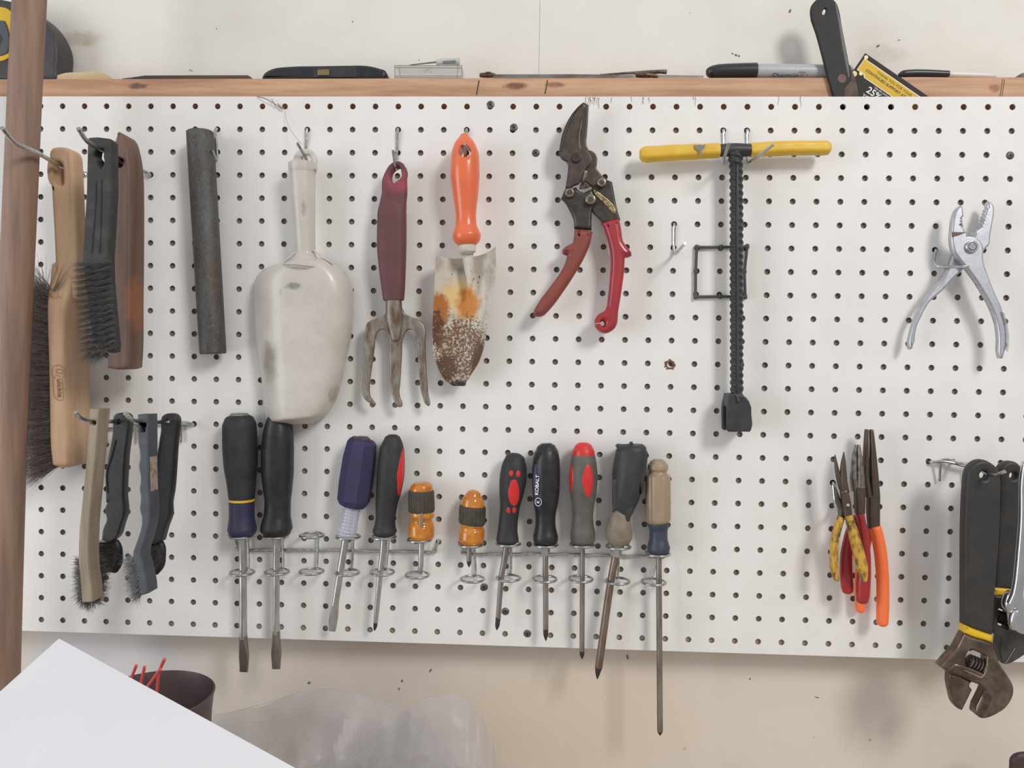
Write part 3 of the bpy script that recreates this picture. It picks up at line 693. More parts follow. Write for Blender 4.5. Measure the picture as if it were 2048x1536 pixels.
for r_ in (13, 3):
    mb.add(*tube_geo([P(x, y, .0405) for x, y in ell(c[0], c[1], r_, n=16)], .00025, closed=True, seg=6, n=2))
build('moulded_mark', mb.V, mb.F, mat('moulded_line', (176, 172, 160), .5), so)
# cobweb strand with a dried twig
tw = MB()
tw.add(*tube_geo([P(514, 193, .001), P(530, 197, .004), P(545, 205, .004), P(556, 212, .003), P(563, 217, .004), P(568, 215, .003)], .0005, seg=5))
tw.add(*tube_geo([P(543, 198, .004), P(548, 207, .003), P(552, 215, .003)], .0004, seg=5)); tw.add(*tube_geo([P(556, 208, .003), P(560, 213, .003), P(568, 218, .003)], .0007, seg=5))
tw.add(*tube_geo([P(570, 222, .002), P(573, 240, .004), P(580, 258, .008), P(592, 275, .02), P(604, 289, .03)], .00022, seg=5))
tagt(build('dried_twig', tw.V, tw.F, mat('dry_twig', (150, 126, 112), .9)), 'wisp of dried twig and thread hanging above the scoop', 'debris')

# ================================================================ hand fork
M_mar = mat('maroon_grip', (108, 64, 68), .62, col2=(94, 62, 62), sc_=30, lo=.4, hi=.62, bump=.08, bsc=1200, patches=[((0, 0, .24), (.03, .03, .02), (150, 70, 84), 1.0, 1.5, 60)])
fk = thing('hand_fork', 'garden hand fork with maroon grip and three rusty tines', 'garden fork', P(795, 810, .02))
hd = q(0, 1, [998, 1536, 1000, 1440, 1030, 1365, 1065, 1312, 1100, 1288, 1140, 1284, 1175, 1305, 1192, 1360, 1196, 1536])
hd = hd + q(1, 1, [1197, 60, 1202, 150, 1202, 400, 1197, 600, 1190, 760, 1183, 866, 1018, 862, 1008, 780, 985, 600, 969, 400, 973, 150, 990, 60])
hd = q(0, 1, [1000, 1536, 1002, 1440, 1030, 1365, 1065, 1312, 1100, 1288, 1140, 1284, 1175, 1305, 1192, 1360, 1197, 1450, 1198, 1536]) + q(1, 1, [1192, 60, 1188, 150, 1178, 190, 1090, 200, 982, 190, 974, 150, 988, 60])
mb = MB(); mb.add(*limb_geo([(786, 384, 14, .008), (785.5, 402, 23, .014), (784, 428, 28.4, .020), (783.4, 484, 29, .022), (784.7, 534, 26.5, .021), (786.7, 579, 22.7, .019), (787.3, 600, 20.5, .018)], d=.020, ex=2.7, cap=(.5, .06), sub=5, seg=36))
mb.add(*slab_geo(hd, .0270, .014, .0042, bres=4, holes=[q(0, 1, [1095, 1465, 1078, 1430, 1078, 1392, 1105, 1350, 1135, 1332, 1158, 1340, 1165, 1365, 1150, 1420, 1120, 1445])]))
build('handle', mb.V, mb.F, M_mar, fk, 50)
limb('ferrule', [(787.5, 598, 16, .014), (788, 618, 16.5, .014), (789, 632, 17, .011), (790, 652, 14, .007), (791, 680, 8, .005)], M_rusty, fk, d=.021, cap=(0, .3), ex=2.2)
tn = q(1, 1, [1040, 935, 1030, 970, 1000, 1000, 890, 1044, 878, 1068, 862, 1300, 848, 1536]) + q(2, 1, [845, 30, 850, 90, 870, 125, 915, 158, 950, 170, 957, 160, 942, 140, 915, 105, 906, 60, 908, 0]) + \
     q(1, 1, [925, 1400, 945, 1250, 960, 1145, 985, 1108, 1010, 1100, 1035, 1108, 1055, 1145, 1066, 1300, 1073, 1536]) + q(2, 1, [1078, 50, 1092, 105, 1128, 180, 1148, 187, 1166, 182, 1170, 165, 1147, 95, 1145, 40]) + \
     q(1, 1, [1150, 1536, 1165, 1300, 1182, 1145, 1205, 1112, 1230, 1102, 1252, 1110, 1272, 1145, 1290, 1300, 1308, 1536]) + q(2, 1, [1313, 40, 1328, 90, 1362, 170, 1378, 178, 1390, 170, 1390, 150, 1376, 80, 1370, 0]) + \
     q(1, 1, [1360, 1400, 1352, 1200, 1345, 1065, 1318, 1035, 1215, 988, 1185, 965, 1173, 935])
slab('tines', tn, M_rusty, fk, d=.020, th=.0045, bevel=.0016, sharp=60)

# ================================================================ trowel
M_org = mat('orange_handle', (230, 114, 70), .32, col2=(222, 108, 68), sc_=50, coat=.35, patches=[((0, 0, .30), (.02, .03, .02), (206, 104, 70), 1.25, 1.7, 120)])
tr = thing('garden_trowel', 'garden trowel with glossy orange handle and rusty white blade', 'trowel', P(921, 774, .02))
V, Fc = limb_geo([(928.5, 272.5, 9), (928.8, 278, 14), (929.2, 288, 21), (930, 312, 28), (930, 345, 29.3), (931, 384, 26), (931.5, 410, 22.5), (932, 434, 20.3), (932.3, 452, 21.5), (932.8, 462, 25.5), (933.3, 472, 28.6), (934, 482, 26), (934.4, 489, 20)], d=.026, cap=(.6, .2), sub=4, seg=40)
tmp = build('handle', V, Fc, M_org, tr)
V, Fc = limb_geo([(928.5, 296, 5, .08), (930, 300, 9.5, .08), (932, 309, 13, .08), (933, 316, 11.5, .08), (933, 322, 5, .08)], d=.026, cap=(0, 0), sub=3, seg=24)
cut = build('cut', V, Fc, M_org, tr)
md = tmp.modifiers.new('b', 'BOOLEAN'); md.object = cut; md.operation = 'DIFFERENCE'; md.solver = 'EXACT'
bpy.context.view_layer.update()
dg = bpy.context.evaluated_depsgraph_get(); me = bpy.data.meshes.new_from_object(tmp.evaluated_get(dg))
tmp.modifiers.clear(); tmp.data = me; bpy.data.objects.remove(cut)
M_white_rust = mat('rusted_white_paint', (206, 200, 188), .6, col2=(156, 140, 122), sc_=45, lo=.48, hi=.72, bump=.25, bsc=900,
     patches=[((-.004, .0, .098), (.030, .06, .030), (226, 196, 132), .95, 1.5, 70), ((.006, .0, .090), (.022, .06, .032), (198, 130, 58), 1.0, 1.4, 90), ((-.024, 0, .082), (.016, .06, .030), (176, 112, 56), 1.05, 1.3, 160),
              ((-.026, 0, .062), (.014, .06, .040), (96, 66, 46), .98, 1.06, 240, .62),
              ((.0, 0, .040), (.060, .08, .075), (116, 86, 62), .90, 1.0, 380, .50), ((.022, 0, .022), (.022, .06, .055), (90, 66, 50), .98, 1.05, 420, .62), ((-.016, 0, .020), (.022, .06, .030), (92, 66, 48), .98, 1.05, 420, .62),
              ((-.016, 0, .125), (.020, .06, .018), (110, 104, 94), .93, .96, 300, .32), ((.014, 0, .115), (.016, .06, .034), (100, 92, 82), .95, .98, 260, .36),
              ((0, 0, -.006), (.036, .06, .020), (70, 54, 46), .95, 1.2, 300)])
limb('ferrule', [(934.5, 489, 17.5), (934.5, 504, 17), (935, 507, 14)], M_white_rust, tr, d=.026, cap=(.1, .1))
limb('neck', [(935, 505, 12, .014), (937, 530, 10, .012), (939, 560, 6, .007), (940, 590, 2, .003)], M_white_rust, tr, d=.020, cap=(.1, .3))
Lf = [(926, 522), (900, 516), (884, 505.5), (873, 505)] ; 
# outline split in left and right halves around the centre line
LL = [(872, 508), (871, 530), (869.5, 560), (867, 610), (865, 660), (866, 700), (872, 725), (882, 748), (894, 764), (906, 772)]
RR = [(991, 492), (991.5, 520), (990, 560), (983, 610), (975, 655), (966, 700), (957, 725), (944, 746), (934, 762), (925, 772)]
def tdep(u, t):
    s_ = abs(2 * u - 1.0); return .007 + .026 * (s_ ** 2.0) * (1 - .72 * t) + .008 * t
V, Fc = grid_geo(LL, RR, 30, 72, tdep, .0018)
# lower the middle of the top edge so the shoulders stand up either side of the neck
tz = P(930, 507, .01).z
zb = P(930, 772, .01).z
def shoulder(v):
    xc = P(934, 510, .01).x; s_ = min(1, abs(v.x - xc) / .033); f = max(0, (v.z - P(930, 580, .01).z) / (tz - P(930, 580, .01).z))
    drop = .0085 * (1 - s_ ** 3) * min(1, f) ** 2
    return Vector((v.x, v.y, v.z - drop))
build('blade', [shoulder(v) for v in V], Fc, M_white_rust, tr, sharp=60)
# ================================================================ aviation snips
z6 = lambda pts: [(1080 + pts[k] / 10.24, 200 + pts[k + 1] / 10.24) for k in range(0, len(pts), 2)]
z7 = lambda pts: [(1080 + pts[k] / 10.24, 330 + pts[k + 1] / 10.24) for k in range(0, len(pts), 2)]
M_snip = mat('brown_old_steel', (92, 82, 76), .42, .55, col2=(76, 66, 60), sc_=120, bump=.1)
M_snip2 = mat('dark_lever_steel', (78, 74, 70), .4, .6, col2=(64, 60, 56), sc_=90, bump=.1)
M_goldsc = mat('scraped_steel', (190, 172, 130), .35, .9, col2=(110, 96, 76), sc_=400)
sn = thing('aviation_snips', 'aviation snips with two red curved grips, hanging open', 'snips', P(1170, 665, .02))
slab('rear_blade', z6([900, 40, 1000, 100, 985, 400, 965, 700, 960, 930, 1000, 1020, 1070, 1040, 1140, 1100, 1170, 1160, 1170, 1290]) + z7([1160, 60, 1210, 130, 1280, 220, 1330, 290, 1200, 480, 1120, 470, 930, 340, 880, 370, 700, 200]) + z6([660, 1200, 600, 900, 700, 500]), M_snip, sn, d=.020, th=.006, bevel=.0015)
slab('front_blade', z6([905, 35, 860, 60, 740, 170, 620, 340, 530, 500, 460, 680, 415, 880, 395, 1060, 410, 1150, 470, 1220, 545, 1265, 575, 1330, 570, 1450]) + z7([565, 180, 520, 460, 600, 480, 700, 420, 800, 380, 880, 200, 960, 60]) + z6([1020, 1330, 1075, 1230, 1050, 1120, 960, 1020, 850, 960, 830, 800, 870, 500, 920, 250, 940, 120]), M_snip, sn, d=.0255, th=.005, bevel=.0018)
limb('blade_bevel', z6 and [(x, y, h) for (x, y), h in zip(z6([870, 70, 700, 260, 590, 450, 510, 650, 455, 850, 430, 1050]), [.6, 2, 3, 3.4, 3, 1.5])], M_snip2, sn, d=.0258, th=.002)
limb('blade_ridge', [(x, y, h) for (x, y), h in zip(z6([920, 150, 870, 330, 810, 560, 750, 790]), [.5, .9, .9, .5])], M_snip2, sn, d=.0258, th=.001)
slab('pivot_bolt', ell(1153, 314.5, 10), M_snip2, sn, d=.028, th=.005, bevel=.001)
slab('lever', z7([520, 470, 620, 480, 740, 440, 800, 520, 900, 560, 1060, 480, 1180, 760, 1080, 900, 1060, 1060, 1060, 1320, 700, 1290, 700, 1140, 600, 900, 500, 740, 430, 680]), M_snip2, sn, d=.026, th=.010, bevel=.003)
slab('lever', z7([1060, 400, 1200, 450, 1360, 290, 1480, 340, 1520, 560, 1600, 960, 1650, 1120, 1300, 1190, 1180, 1060, 1060, 920, 1080, 700]), M_snip2, sn, d=.0235, th=.008, bevel=.002)
slab('scraped_edge', z7([1080, 520, 1120, 490, 1320, 640, 1530, 860, 1555, 1030, 1500, 990, 1300, 780, 1120, 600]), M_goldsc, sn, d=.0245, th=.002, bevel=.0008)
slab('latch', z7([800, 490, 850, 350, 890, 330, 930, 350, 1040, 440, 960, 470]), M_oldst, sn, d=.028, th=.002, bevel=.0006)
M_bolt = mat('bolt_steel', (172, 164, 152), .35, .9, col2=(120, 110, 100), sc_=300)
for (x, y, r) in [(610, 560, 9.4), (1035, 700, 10.6), (1265, 350, 9.2)]:
    cx, cy = z7([x, y])[0]
    o = slab('bolt', ell(cx, cy, r, n=24), M_bolt, sn, d=.0315, th=.006, bevel=.0012)
    slab('bolt_centre', ell(cx, cy, r * .6, n=6), M_snip, o, d=.0320, th=.001, bevel=.0003)
M_redA = mat('faded_red_grip', (142, 70, 58), .5, col2=(128, 66, 56), sc_=40, coat=.1)
M_redB = mat('red_grip', (168, 48, 54), .38, col2=(154, 46, 52), sc_=30, coat=.3)
slab('grip', q(1, 2, [503, 290, 500, 330, 488, 402, 430, 430, 404, 455, 404, 485, 425, 497, 442, 500, 430, 550, 395, 625, 300, 760, 200, 900, 172, 965, 178, 990, 210, 996, 240, 992, 300, 940, 400, 810, 500, 660, 590, 500, 630, 400, 647, 310, 575, 292]), M_redA, sn, d=.0285, th=.015, bevel=.006, bres=3, sharp=50)
slab('grip', q(1, 2, [722, 240, 790, 218, 860, 206, 880, 300, 893, 385, 930, 440, 960, 480, 962, 505, 935, 516, 907, 520, 903, 620, 885, 760, 855, 950, 830, 1085, 800, 1112, 750, 1130, 700, 1112, 668, 1070, 662, 1030, 690, 980, 750, 940, 770, 850, 785, 700, 795, 550, 780, 420, 750, 320]), M_redB, sn, d=.0285, th=.015, bevel=.0055, bres=3, sharp=50, holes=[ell(1205.5, 646.5, 4.2, 4.6, 12)])
build('notch', *tube_geo([P(1189.5, 648, .0287), P(1197, 646.5, .0288), P(1202, 646, .0287)], .0004, seg=6), mat('pale_notch', (206, 178, 172), .6), sn)

# ================================================================ yellow T-handle tool
M_yel = mat('yellow_grip', (226, 186, 64), .42, col2=(218, 176, 58), sc_=40, coat=.1)
M_tool = mat('black_twisted_plastic', (50, 50, 54), .42, col2=(60, 60, 62), sc_=70, bump=.05)
tt = thing('t_handle_tool', 'black twisted-shank tool with a yellow ribbed crossbar handle', 'T-handle tool', P(1474, 862, .02))
hx = lambda a, s: 1 + .045 * math.cos(6 * a) + .02 * math.sin(s / .0038)
V, Fc = limb_geo([(1284, 309.5, 13.5), (1292, 309, 15.6), (1350, 305.5, 15.2), (1400, 303, 14.8), (1438, 301, 14.2)], d=.020, cap=(.35, .05), sub=14, seg=36, mod=hx); build('grip', V, Fc, M_yel, tt, 60)
V, Fc = limb_geo([(1501, 300.5, 14), (1550, 297.5, 14.3), (1600, 296, 14.2), (1645, 296, 14.4), (1656, 296, 13)], d=.020, cap=(.05, .35), sub=14, seg=36, mod=hx); build('grip', V, Fc, M_yel, tt, 60)
slab('arrow_mark', q(0, 2, [1457, 1152, 1475, 1162, 1500, 1156, 1530, 1160, 1546, 1150, 1543, 1175, 1520, 1200, 1512, 1245, 1505, 1248, 1490, 1205, 1465, 1185]), mat('grey_mark', (128, 126, 120), .6), tt, d=.0294, th=.0006, bevel=.0001)
limb('crossbar_centre', [(1437, 301.5, 12), (1442, 301, 12.6), (1468, 300, 13.5), (1498, 300.5, 12.6), (1503, 300, 12)], M_tool, tt, d=.020, cap=(.05, .05), seg=28)
def tw_mod(a, s): return 1 + .12 * math.cos(2 * a - 2 * math.pi * s / .0074)
V, Fc = limb_geo([(1471, 305, 14), (1471, 318, 13.5), (1472, 335, 12.4), (1473, 560, 12.4), (1473.5, 795, 12)], d=.020, cap=(.05, .05), sub=90, seg=24, mod=tw_mod); build('twisted_shank', V, Fc, M_tool, tt, 60)
limb('rib', [(1474.5, 330, 2.6), (1475.5, 560, 2.6), (1476, 800, 2.6)], M_tool, tt, d=.0275, th=.003, sub=2)
mb = MB()
CL = [(1461, 789), (1484, 789), (1493, 795), (1499, 803), (1503, 814), (1504, 856), (1500, 863.5), (1458, 864), (1454.5, 860), (1454, 816), (1456, 803)]
mb.add(*slab_geo(CL, .034, .005, .0015, smooth=0))
mb.add(*slab_geo(CL, .034, .005, .0015, push=.022, smooth=0))
mb.add(*slab_geo([(1459, 788), (1484, 788), (1494, 798), (1500, 808), (1500, 816), (1457, 814), (1456, 806)], .0335, .026, .0015))
mb.add(*slab_geo([(1494, 802), (1501, 809), (1503.5, 830), (1503.5, 858), (1500, 864), (1496, 864)], .0335, .026, .0015))
build('clevis_end', mb.V, mb.F, M_tool, tt)
limb('pin', [(1475, 790, 4), (1477, 803, 4)], M_oldst, tt, d=.034, th=.006)

# square frame clipped in the holes
M_gr = mat('dark_grey_plastic_frame', (72, 72, 70), .5, col2=(82, 82, 80), sc_=100)
fr = MB(); pc = [(1393.5, 494.5), (1494.5, 493), (1490.5, 593.5), (1391, 593.5)]
mids = [(1442, 494.5), (1489, 543), (1440, 593), (1391.5, 543)]
for i in range(4):
    a, b = pc[i], pc[(i + 1) % 4]
    fr.add(*tube_geo([P(*a, .0035), P(*mids[i], .0035), P(*b, .0035)], .0016, seg=8, smooth=False))
for x, y in pc + mids:
    V, Fc = limb_geo([(x, y - 3, 4.2), (x, y + 3, 4.2)], d=.003, cap=(.5, .5), sub=1, seg=12); fr.add(V, Fc)
    fr.add(*tube_geo([P(x, y, .003), P(x, y, -.010)], .0019, seg=10))
tagt(build('square_frame', fr.V, fr.F, M_gr), 'black plastic square frame clipped into pegboard holes behind the twisted shank', 'plastic frame')

# ================================================================ chrome slip-joint pliers
pl = thing('slip_joint_pliers', 'open chrome slip-joint pliers hanging at the right of the board', 'pliers', P(1920, 716, .02))
A_ = [1545, 105, 1562, 112, 1572, 190, 1556, 208, 1564, 216, 1552, 226, 1564, 234, 1552, 244, 1566, 252, 1554, 262, 1570, 270, 1560, 280, 1576, 290, 1578, 318, 1600, 322, 1600, 350, 1645, 352, 1680, 368, 1712, 400, 1729, 450, 1727, 520, 1737, 580, 1772, 680, 1832, 830, 1878, 930, 1893, 1000, 1905, 1060, 1912, 1180, 1902, 1270, 1882, 1333, 1860, 1330, 1850, 1290, 1850, 1180, 1833, 1050, 1790, 930, 1720, 800, 1650, 690, 1590, 610, 1530, 540, 1490, 480, 1470, 400, 1474, 290, 1485, 200, 1508, 140]
B_ = [1770, 72, 1790, 80, 1812, 110, 1816, 140, 1802, 250, 1784, 350, 1776, 420, 1742, 458, 1690, 520, 1600, 560, 1565, 620, 1500, 680, 1400, 790, 1290, 890, 1240, 980, 1195, 1080, 1162, 1240, 1146, 1262, 1136, 1240, 1150, 1110, 1182, 1000, 1250, 880, 1340, 760, 1400, 680, 1458, 580, 1485, 500, 1600, 400, 1655, 350, 1655, 318, 1690, 292, 1706, 280, 1700, 268, 1716, 258, 1710, 244, 1726, 232, 1718, 218, 1732, 206, 1726, 192, 1740, 180, 1736, 164, 1748, 152, 1744, 138, 1762, 130, 1757, 100]
slab('rear_half', q(1, 3, B_), M_satin, pl, d=.018, th=.008, bevel=.0022, sharp=50)
slab('front_half', q(1, 3, A_), M_satin, pl, d=.026, th=.008, bevel=.0022, sharp=50)
slab('jaw_step', q(1, 3, [1476, 318, 1590, 322, 1520, 350, 1475, 362]), M_oldst, pl, d=.0262, th=.002, bevel=.0004)
cx, cy = q(1, 3, [1638, 435])[0]
o = slab('pivot_bolt', ell(cx, cy, 13, n=28), M_chrome, pl, d=.029, th=.005, bevel=.0015)
slab('bolt_slot', ell(cx, cy, 8.5, n=24), M_oldst, o, d=.0292, th=.0008, bevel=.0003); slab('bolt_slot', ell(cx, cy, 6.8, n=24), M_chrome, o, d=.0298, th=.001, bevel=.0004)
mb = MB()
for i in range(26):
    t = i / 25; x = 1868 + 42 * math.sin(t * 2.2); y = 960 + 300 * t
    a, b = q(1, 3, [x - 12 + 5 * t, y - 4, x + 24 - 8 * t, y + 16])
    mb.add(*tube_geo([P(*a, .0262), P((a[0] + b[0]) / 2, (a[1] + b[1]) / 2, .0262), P(*b, .0235)], .0004, seg=6))
build('knurling', mb.V, mb.F, M_satin, pl)

# ================================================================ bunch of needle-nose pliers
def Q(i, j, st): return [(*q(i, j, [s[0], s[1]])[0], s[2] / 4, *s[3:]) for s in st]
M_dkst = mat('dark_jaw_steel', (86, 80, 76), .4, .65, col2=(104, 84, 72), sc_=140, st=(1, 1, .4), bump=.15)
M_orng = mat('bright_orange_grip', (250, 122, 66), .42, coat=.15)
M_rdg = mat('red_plier_grip', (166, 42, 44), .3, col2=(150, 40, 42), sc_=40, coat=.4)
M_ylg = mat('dirty_yellow_grip', (206, 162, 66), .5, col2=(96, 76, 48), sc_=180, lo=.44, hi=.62, bump=.1, st=(1, 1, .5))
M_pst = mat('plier_steel', (150, 146, 142), .38, .8, col2=(112, 100, 92), sc_=160, bump=.1)
op = thing('needle_nose_pliers', 'long needle-nose pliers with bright orange handles, rightmost of the bunch', 'pliers', P(1765, 1253, .02))
limb('jaw', Q(2, 3, [(788, 366, 13, .006), (785, 450, 16, .007), (780, 700, 24, .009), (800, 900, 28, .011)]), M_dkst, op, d=.020, ex=2.5, cap=(.3, .1))
limb('jaw', Q(2, 3, [(826, 368, 15, .006), (832, 450, 19, .007), (845, 700, 32, .009), (855, 900, 38, .011)]), M_dkst, op, d=.021, ex=2.5, cap=(.3, .1))
limb('joint', Q(2, 3, [(842, 890, 50, .011), (840, 1010, 50, .011), (845, 1150, 46, .009)]), M_dkst, op, d=.020, ex=3, cap=(.1, .1))
limb('handle', Q(2, 3, [(855, 1140, 46), (880, 1240, 48), (905, 1400, 49)]) + Q(3, 3, [(917, 60, 48), (918, 250, 48), (914, 365, 46)]), M_orng, op, d=.021, th=.013, cap=(.1, .9), sharp=60)
limb('handle', Q(2, 3, [(820, 1140, 30), (790, 1240, 40)]) + Q(3, 3, [(735, 60, 42), (738, 200, 42), (740, 262, 38)]), M_orng, op, d=.010, th=.010, cap=(.1, .9), sharp=60)
rp = thing('needle_nose_pliers', 'needle-nose pliers with red handles between the yellow and orange pairs', 'pliers', P(1716, 1210, .03))
limb('jaw', Q(2, 3, [(704, 488, 9, .004), (690, 600, 20, .006), (685, 750, 27, .008), (700, 850, 33, .009)]), M_pst, rp, d=.028, ex=2.4, cap=(.3, .1))
limb('jaw', Q(2, 3, [(724, 490, 12, .005), (732, 600, 22, .007), (738, 750, 32, .009), (740, 850, 37, .010)]), M_pst, rp, d=.029, ex=2.4, cap=(.3, .1))
limb('joint', Q(2, 3, [(733, 830, 43, .011), (733, 920, 42, .011), (735, 1035, 36, .010)]), M_dkst, rp, d=.029, ex=3, cap=(.1, .1))
limb('handle', Q(2, 3, [(735, 1040, 34), (760, 1200, 38), (775, 1400, 46)]) + Q(3, 3, [(765, 40, 55), (758, 150, 54), (752, 195, 48)]), M_rdg, rp, d=.031, th=.011, cap=(.1, .7), sharp=60)
limb('handle', Q(2, 3, [(710, 1060, 24), (655, 1200, 40), (625, 1400, 48)]) + Q(3, 3, [(625, -20, 50), (633, 80, 50), (638, 118, 44)]), M_rdg, rp, d=.024, th=.010, cap=(.1, .7), sharp=60)
yp = thing('diagonal_nippers', 'small sharp-nosed pliers with grimy yellow handles, leftmost of the bunch', 'pliers', P(1690, 1160, .04))
limb('jaw', Q(2, 3, [(536, 566, 3, .002), (545, 650, 14, .004), (575, 780, 24, .006), (615, 880, 30, .007)]), M_dkst, yp, d=.036, ex=2.3, cap=(.3, .2))
limb('jaw', Q(2, 3, [(606, 544, 3, .002), (602, 650, 22, .005), (605, 780, 28, .007), (620, 870, 30, .008)]), M_dkst, yp, d=.037, ex=2.3, cap=(.3, .2))
limb('joint', Q(2, 3, [(605, 850, 30, .008), (625, 950, 34, .009), (635, 1050, 32, .009)]), M_dkst, yp, d=.038, ex=3, cap=(.2, .1))
limb('side_lever', Q(2, 3, [(535, 830, 8, .004), (560, 930, 22, .006), (590, 1020, 28, .007), (585, 1070, 26, .006)]), M_oldst, yp, d=.034, ex=2.5)
limb('handle', Q(2, 3, [(585, 1065, 28), (550, 1180, 32), (528, 1300, 32), (528, 1450, 33)]) + Q(3, 3, [(535, -20, 28), (545, 25, 20)]), M_ylg, yp, d=.035, th=.010, cap=(.1, .7), sharp=60)
limb('handle', Q(2, 3, [(645, 1052, 32), (680, 1180, 40), (712, 1300, 45), (748, 1450, 47)]) + Q(3, 3, [(762, -20, 36), (768, 30, 22)]), M_ylg, yp, d=.041, th=.010, cap=(.1, .7), sharp=60)

# ================================================================ adjustable wrenches
z2 = lambda pts: [(1848 + pts[k] / 10.24, 1150 + pts[k + 1] / 10.24) for k in range(0, len(pts), 2)]
z3 = lambda pts: [(1848 + pts[k] / 10.24, 1290 + pts[k + 1] / 10.24) for k in range(0, len(pts), 2)]
M_wr = mat('bronze_grey_steel', (130, 116, 104), .30, .8, col2=(98, 86, 78), sc_=60, bump=.05)
M_wgrip = mat('black_wrench_grip', (50, 49, 48), .5, col2=(58, 56, 54), sc_=50, bump=.05)
M_band = mat('yellow_band', (224, 184, 40), .45, coat=.1)
def worm(parent, cx, cy, L, r, ang, d, m):
    mb = MB(); a = math.radians(ang); n = 5
    for i in range(n):
        t = (i - (n - 1) / 2) / n; x, y = cx + L * t * math.cos(a), cy + L * t * math.sin(a)
        h = L / n * .34
        V, Fc = limb_geo([(x - h * math.cos(a), y - h * math.sin(a), r * .8), (x, y, r), (x + h * math.cos(a), y + h * math.sin(a), r * .8)], d=d, sub=3, seg=28, cap=(0, 0)); mb.add(V, Fc)
    V, Fc = limb_geo([(cx - L / 2 * math.cos(a), cy - L / 2 * math.sin(a), r * .68), (cx + L / 2 * math.cos(a), cy + L / 2 * math.sin(a), r * .68)], d=d, sub=2, seg=20, cap=(0, 0)); mb.add(V, Fc)
    build('worm_screw', mb.V, mb.F, m, parent)
w1 = thing('adjustable_wrench', 'large adjustable wrench with black grip and yellow band, jaws open below the board', 'wrench', P(1960, 1438, .055))
slab('grip', [(1930, 1251), (1930, 1150), (1931.5, 1020), (1934, 975), (1936.3, 951), (1941.5, 936), (1949.6, 927), (1961, 921), (1972, 920.5), (1982, 925), (1992, 932), (1999, 941), (2003, 960), (2003, 1000), (2000, 1080), (1994, 1160), (1987, 1271), (1970, 1266), (1955.4, 1261), (1941, 1255.5)], M_wgrip, w1, d=.064, th=.013, bevel=.0035, bres=3,
     holes=[ell(1970, 951, 8.5, 8.5, 20)])
slab('grip_band', z2([850, 1025, 950, 1075, 1100, 1135, 1420, 1245, 1432, 1422, 1250, 1350, 1000, 1280, 838, 1205]), M_band, w1, d=.0643, th=.0136, bevel=.003)
fx = z2([838, 1205, 740, 1400, 660, 1536]) + z3([600, 170, 480, 290, 350, 460, 490, 562, 530, 592, 760, 660, 1000, 775, 1210, 870, 1248, 922, 1220, 1000, 1060, 1400, 1062, 1425, 1200, 1520, 1300, 1512, 1500, 1430, 1680, 1310, 1800, 1150, 1852, 1000, 1852, 880, 1800, 750, 1700, 590, 1560, 370, 1480, 180, 1430, 0]) + z2([1432, 1422, 1250, 1350, 1000, 1280])
slab('fixed_jaw', fx, M_wr, w1, d=.066, th=.014, bevel=.0028, bres=3, holes=[z3([920, 150, 985, 105, 1208, 200, 1300, 250, 1235, 600, 1170, 665, 830, 520, 862, 440])], sharp=40)
slab('moving_jaw', z3([530, 580, 518, 750, 560, 1000, 640, 1250, 700, 1310, 795, 1355, 1002, 930, 950, 860, 958, 805, 1000, 768, 760, 640]), M_wr, w1, d=.063, th=.011, bevel=.0025, bres=3, sharp=40)
slab('jaw_slide', z3([470, 540, 640, 380, 860, 440, 1240, 600, 1400, 690, 1180, 730, 760, 640]), M_wr, w1, d=.0672, th=.004, bevel=.0018, sharp=40)
slab('window_rim', z3([845, 515, 1165, 655, 1235, 590, 1300, 250, 1325, 235, 1255, 620, 1175, 690, 820, 525]), mat('bright_edge', (186, 168, 140), .3, .9), w1, d=.0676, th=.003, bevel=.0006)
slab('face_facet', z3([1240, 930, 1390, 1060, 1380, 1130, 1200, 1490, 1075, 1420, 1225, 1010]), M_oldst, w1, d=.0664, th=.002, bevel=.0008)
worm(w1, *z3([1060, 380])[0], 34, 14.5, 22, .061, M_oldst)
w2 = thing('adjustable_wrench', 'second adjustable wrench with black grip and yellow band, behind the large one', 'wrench', P(2030, 1328, .04))
slab('grip', [(1990, 1177), (1994, 1100), (1997, 1000), (1999, 950), (2003, 936), (2012, 927), (2023, 923), (2034, 925), (2043, 933), (2050, 945), (2053, 1000), (2047, 1100), (2040, 1183), (2027, 1180), (2010, 1178)], M_wgrip, w2, d=.044, th=.012, bevel=.003, bres=3, holes=[ell(2028, 952, 7, 7, 16)])
slab('grip_band', z2([1440, 262, 1520, 262, 1700, 280, 1850, 300, 1900, 480, 1750, 450, 1600, 440, 1440, 430]), M_band, w2, d=.0443, th=.0126, bevel=.003)
slab('head', [(1989, 1192), (1988, 1240), (1984, 1262), (1988, 1268), (2003, 1275), (2000, 1295), (2001, 1312), (2005, 1327), (2013, 1329), (2031, 1322), (2050, 1310), (2078, 1296), (2090, 1262), (2072, 1222), (2040, 1193), (2026, 1196), (2005, 1193)], mat('grey_wrench_steel', (100, 100, 98), .38, .8, col2=(80, 78, 76), sc_=60), w2, d=.046, th=.014, bevel=.0014, bres=3, holes=[z2([1545, 690, 1760, 785, 1765, 1050, 1730, 1130, 1525, 1030, 1520, 750])])
worm(w2, *z2([1610, 880])[0], 27, 13, 22, .040, M_oldst)
build('jaw_line', *tube_geo([P(2029.5, 1297, .0465), P(2020, 1312, .0465), P(2011, 1326, .0465)], .0004, seg=6), M_chrome, w2)
w3 = thing('adjustable_wrench', 'shiny chrome adjustable wrench cut off by the right edge, in front of the second', 'wrench', P(2050, 1270, .07))
limb('handle', [(2058, 925, 14), (2054, 960, 15), (2050, 1030, 12), (2043, 1100, 10), (2038, 1150, 9.5), (2034, 1185, 11), (2029, 1208, 15)], M_chrome, w3, d=.073, th=.008, ex=3, cap=(.4, .1))
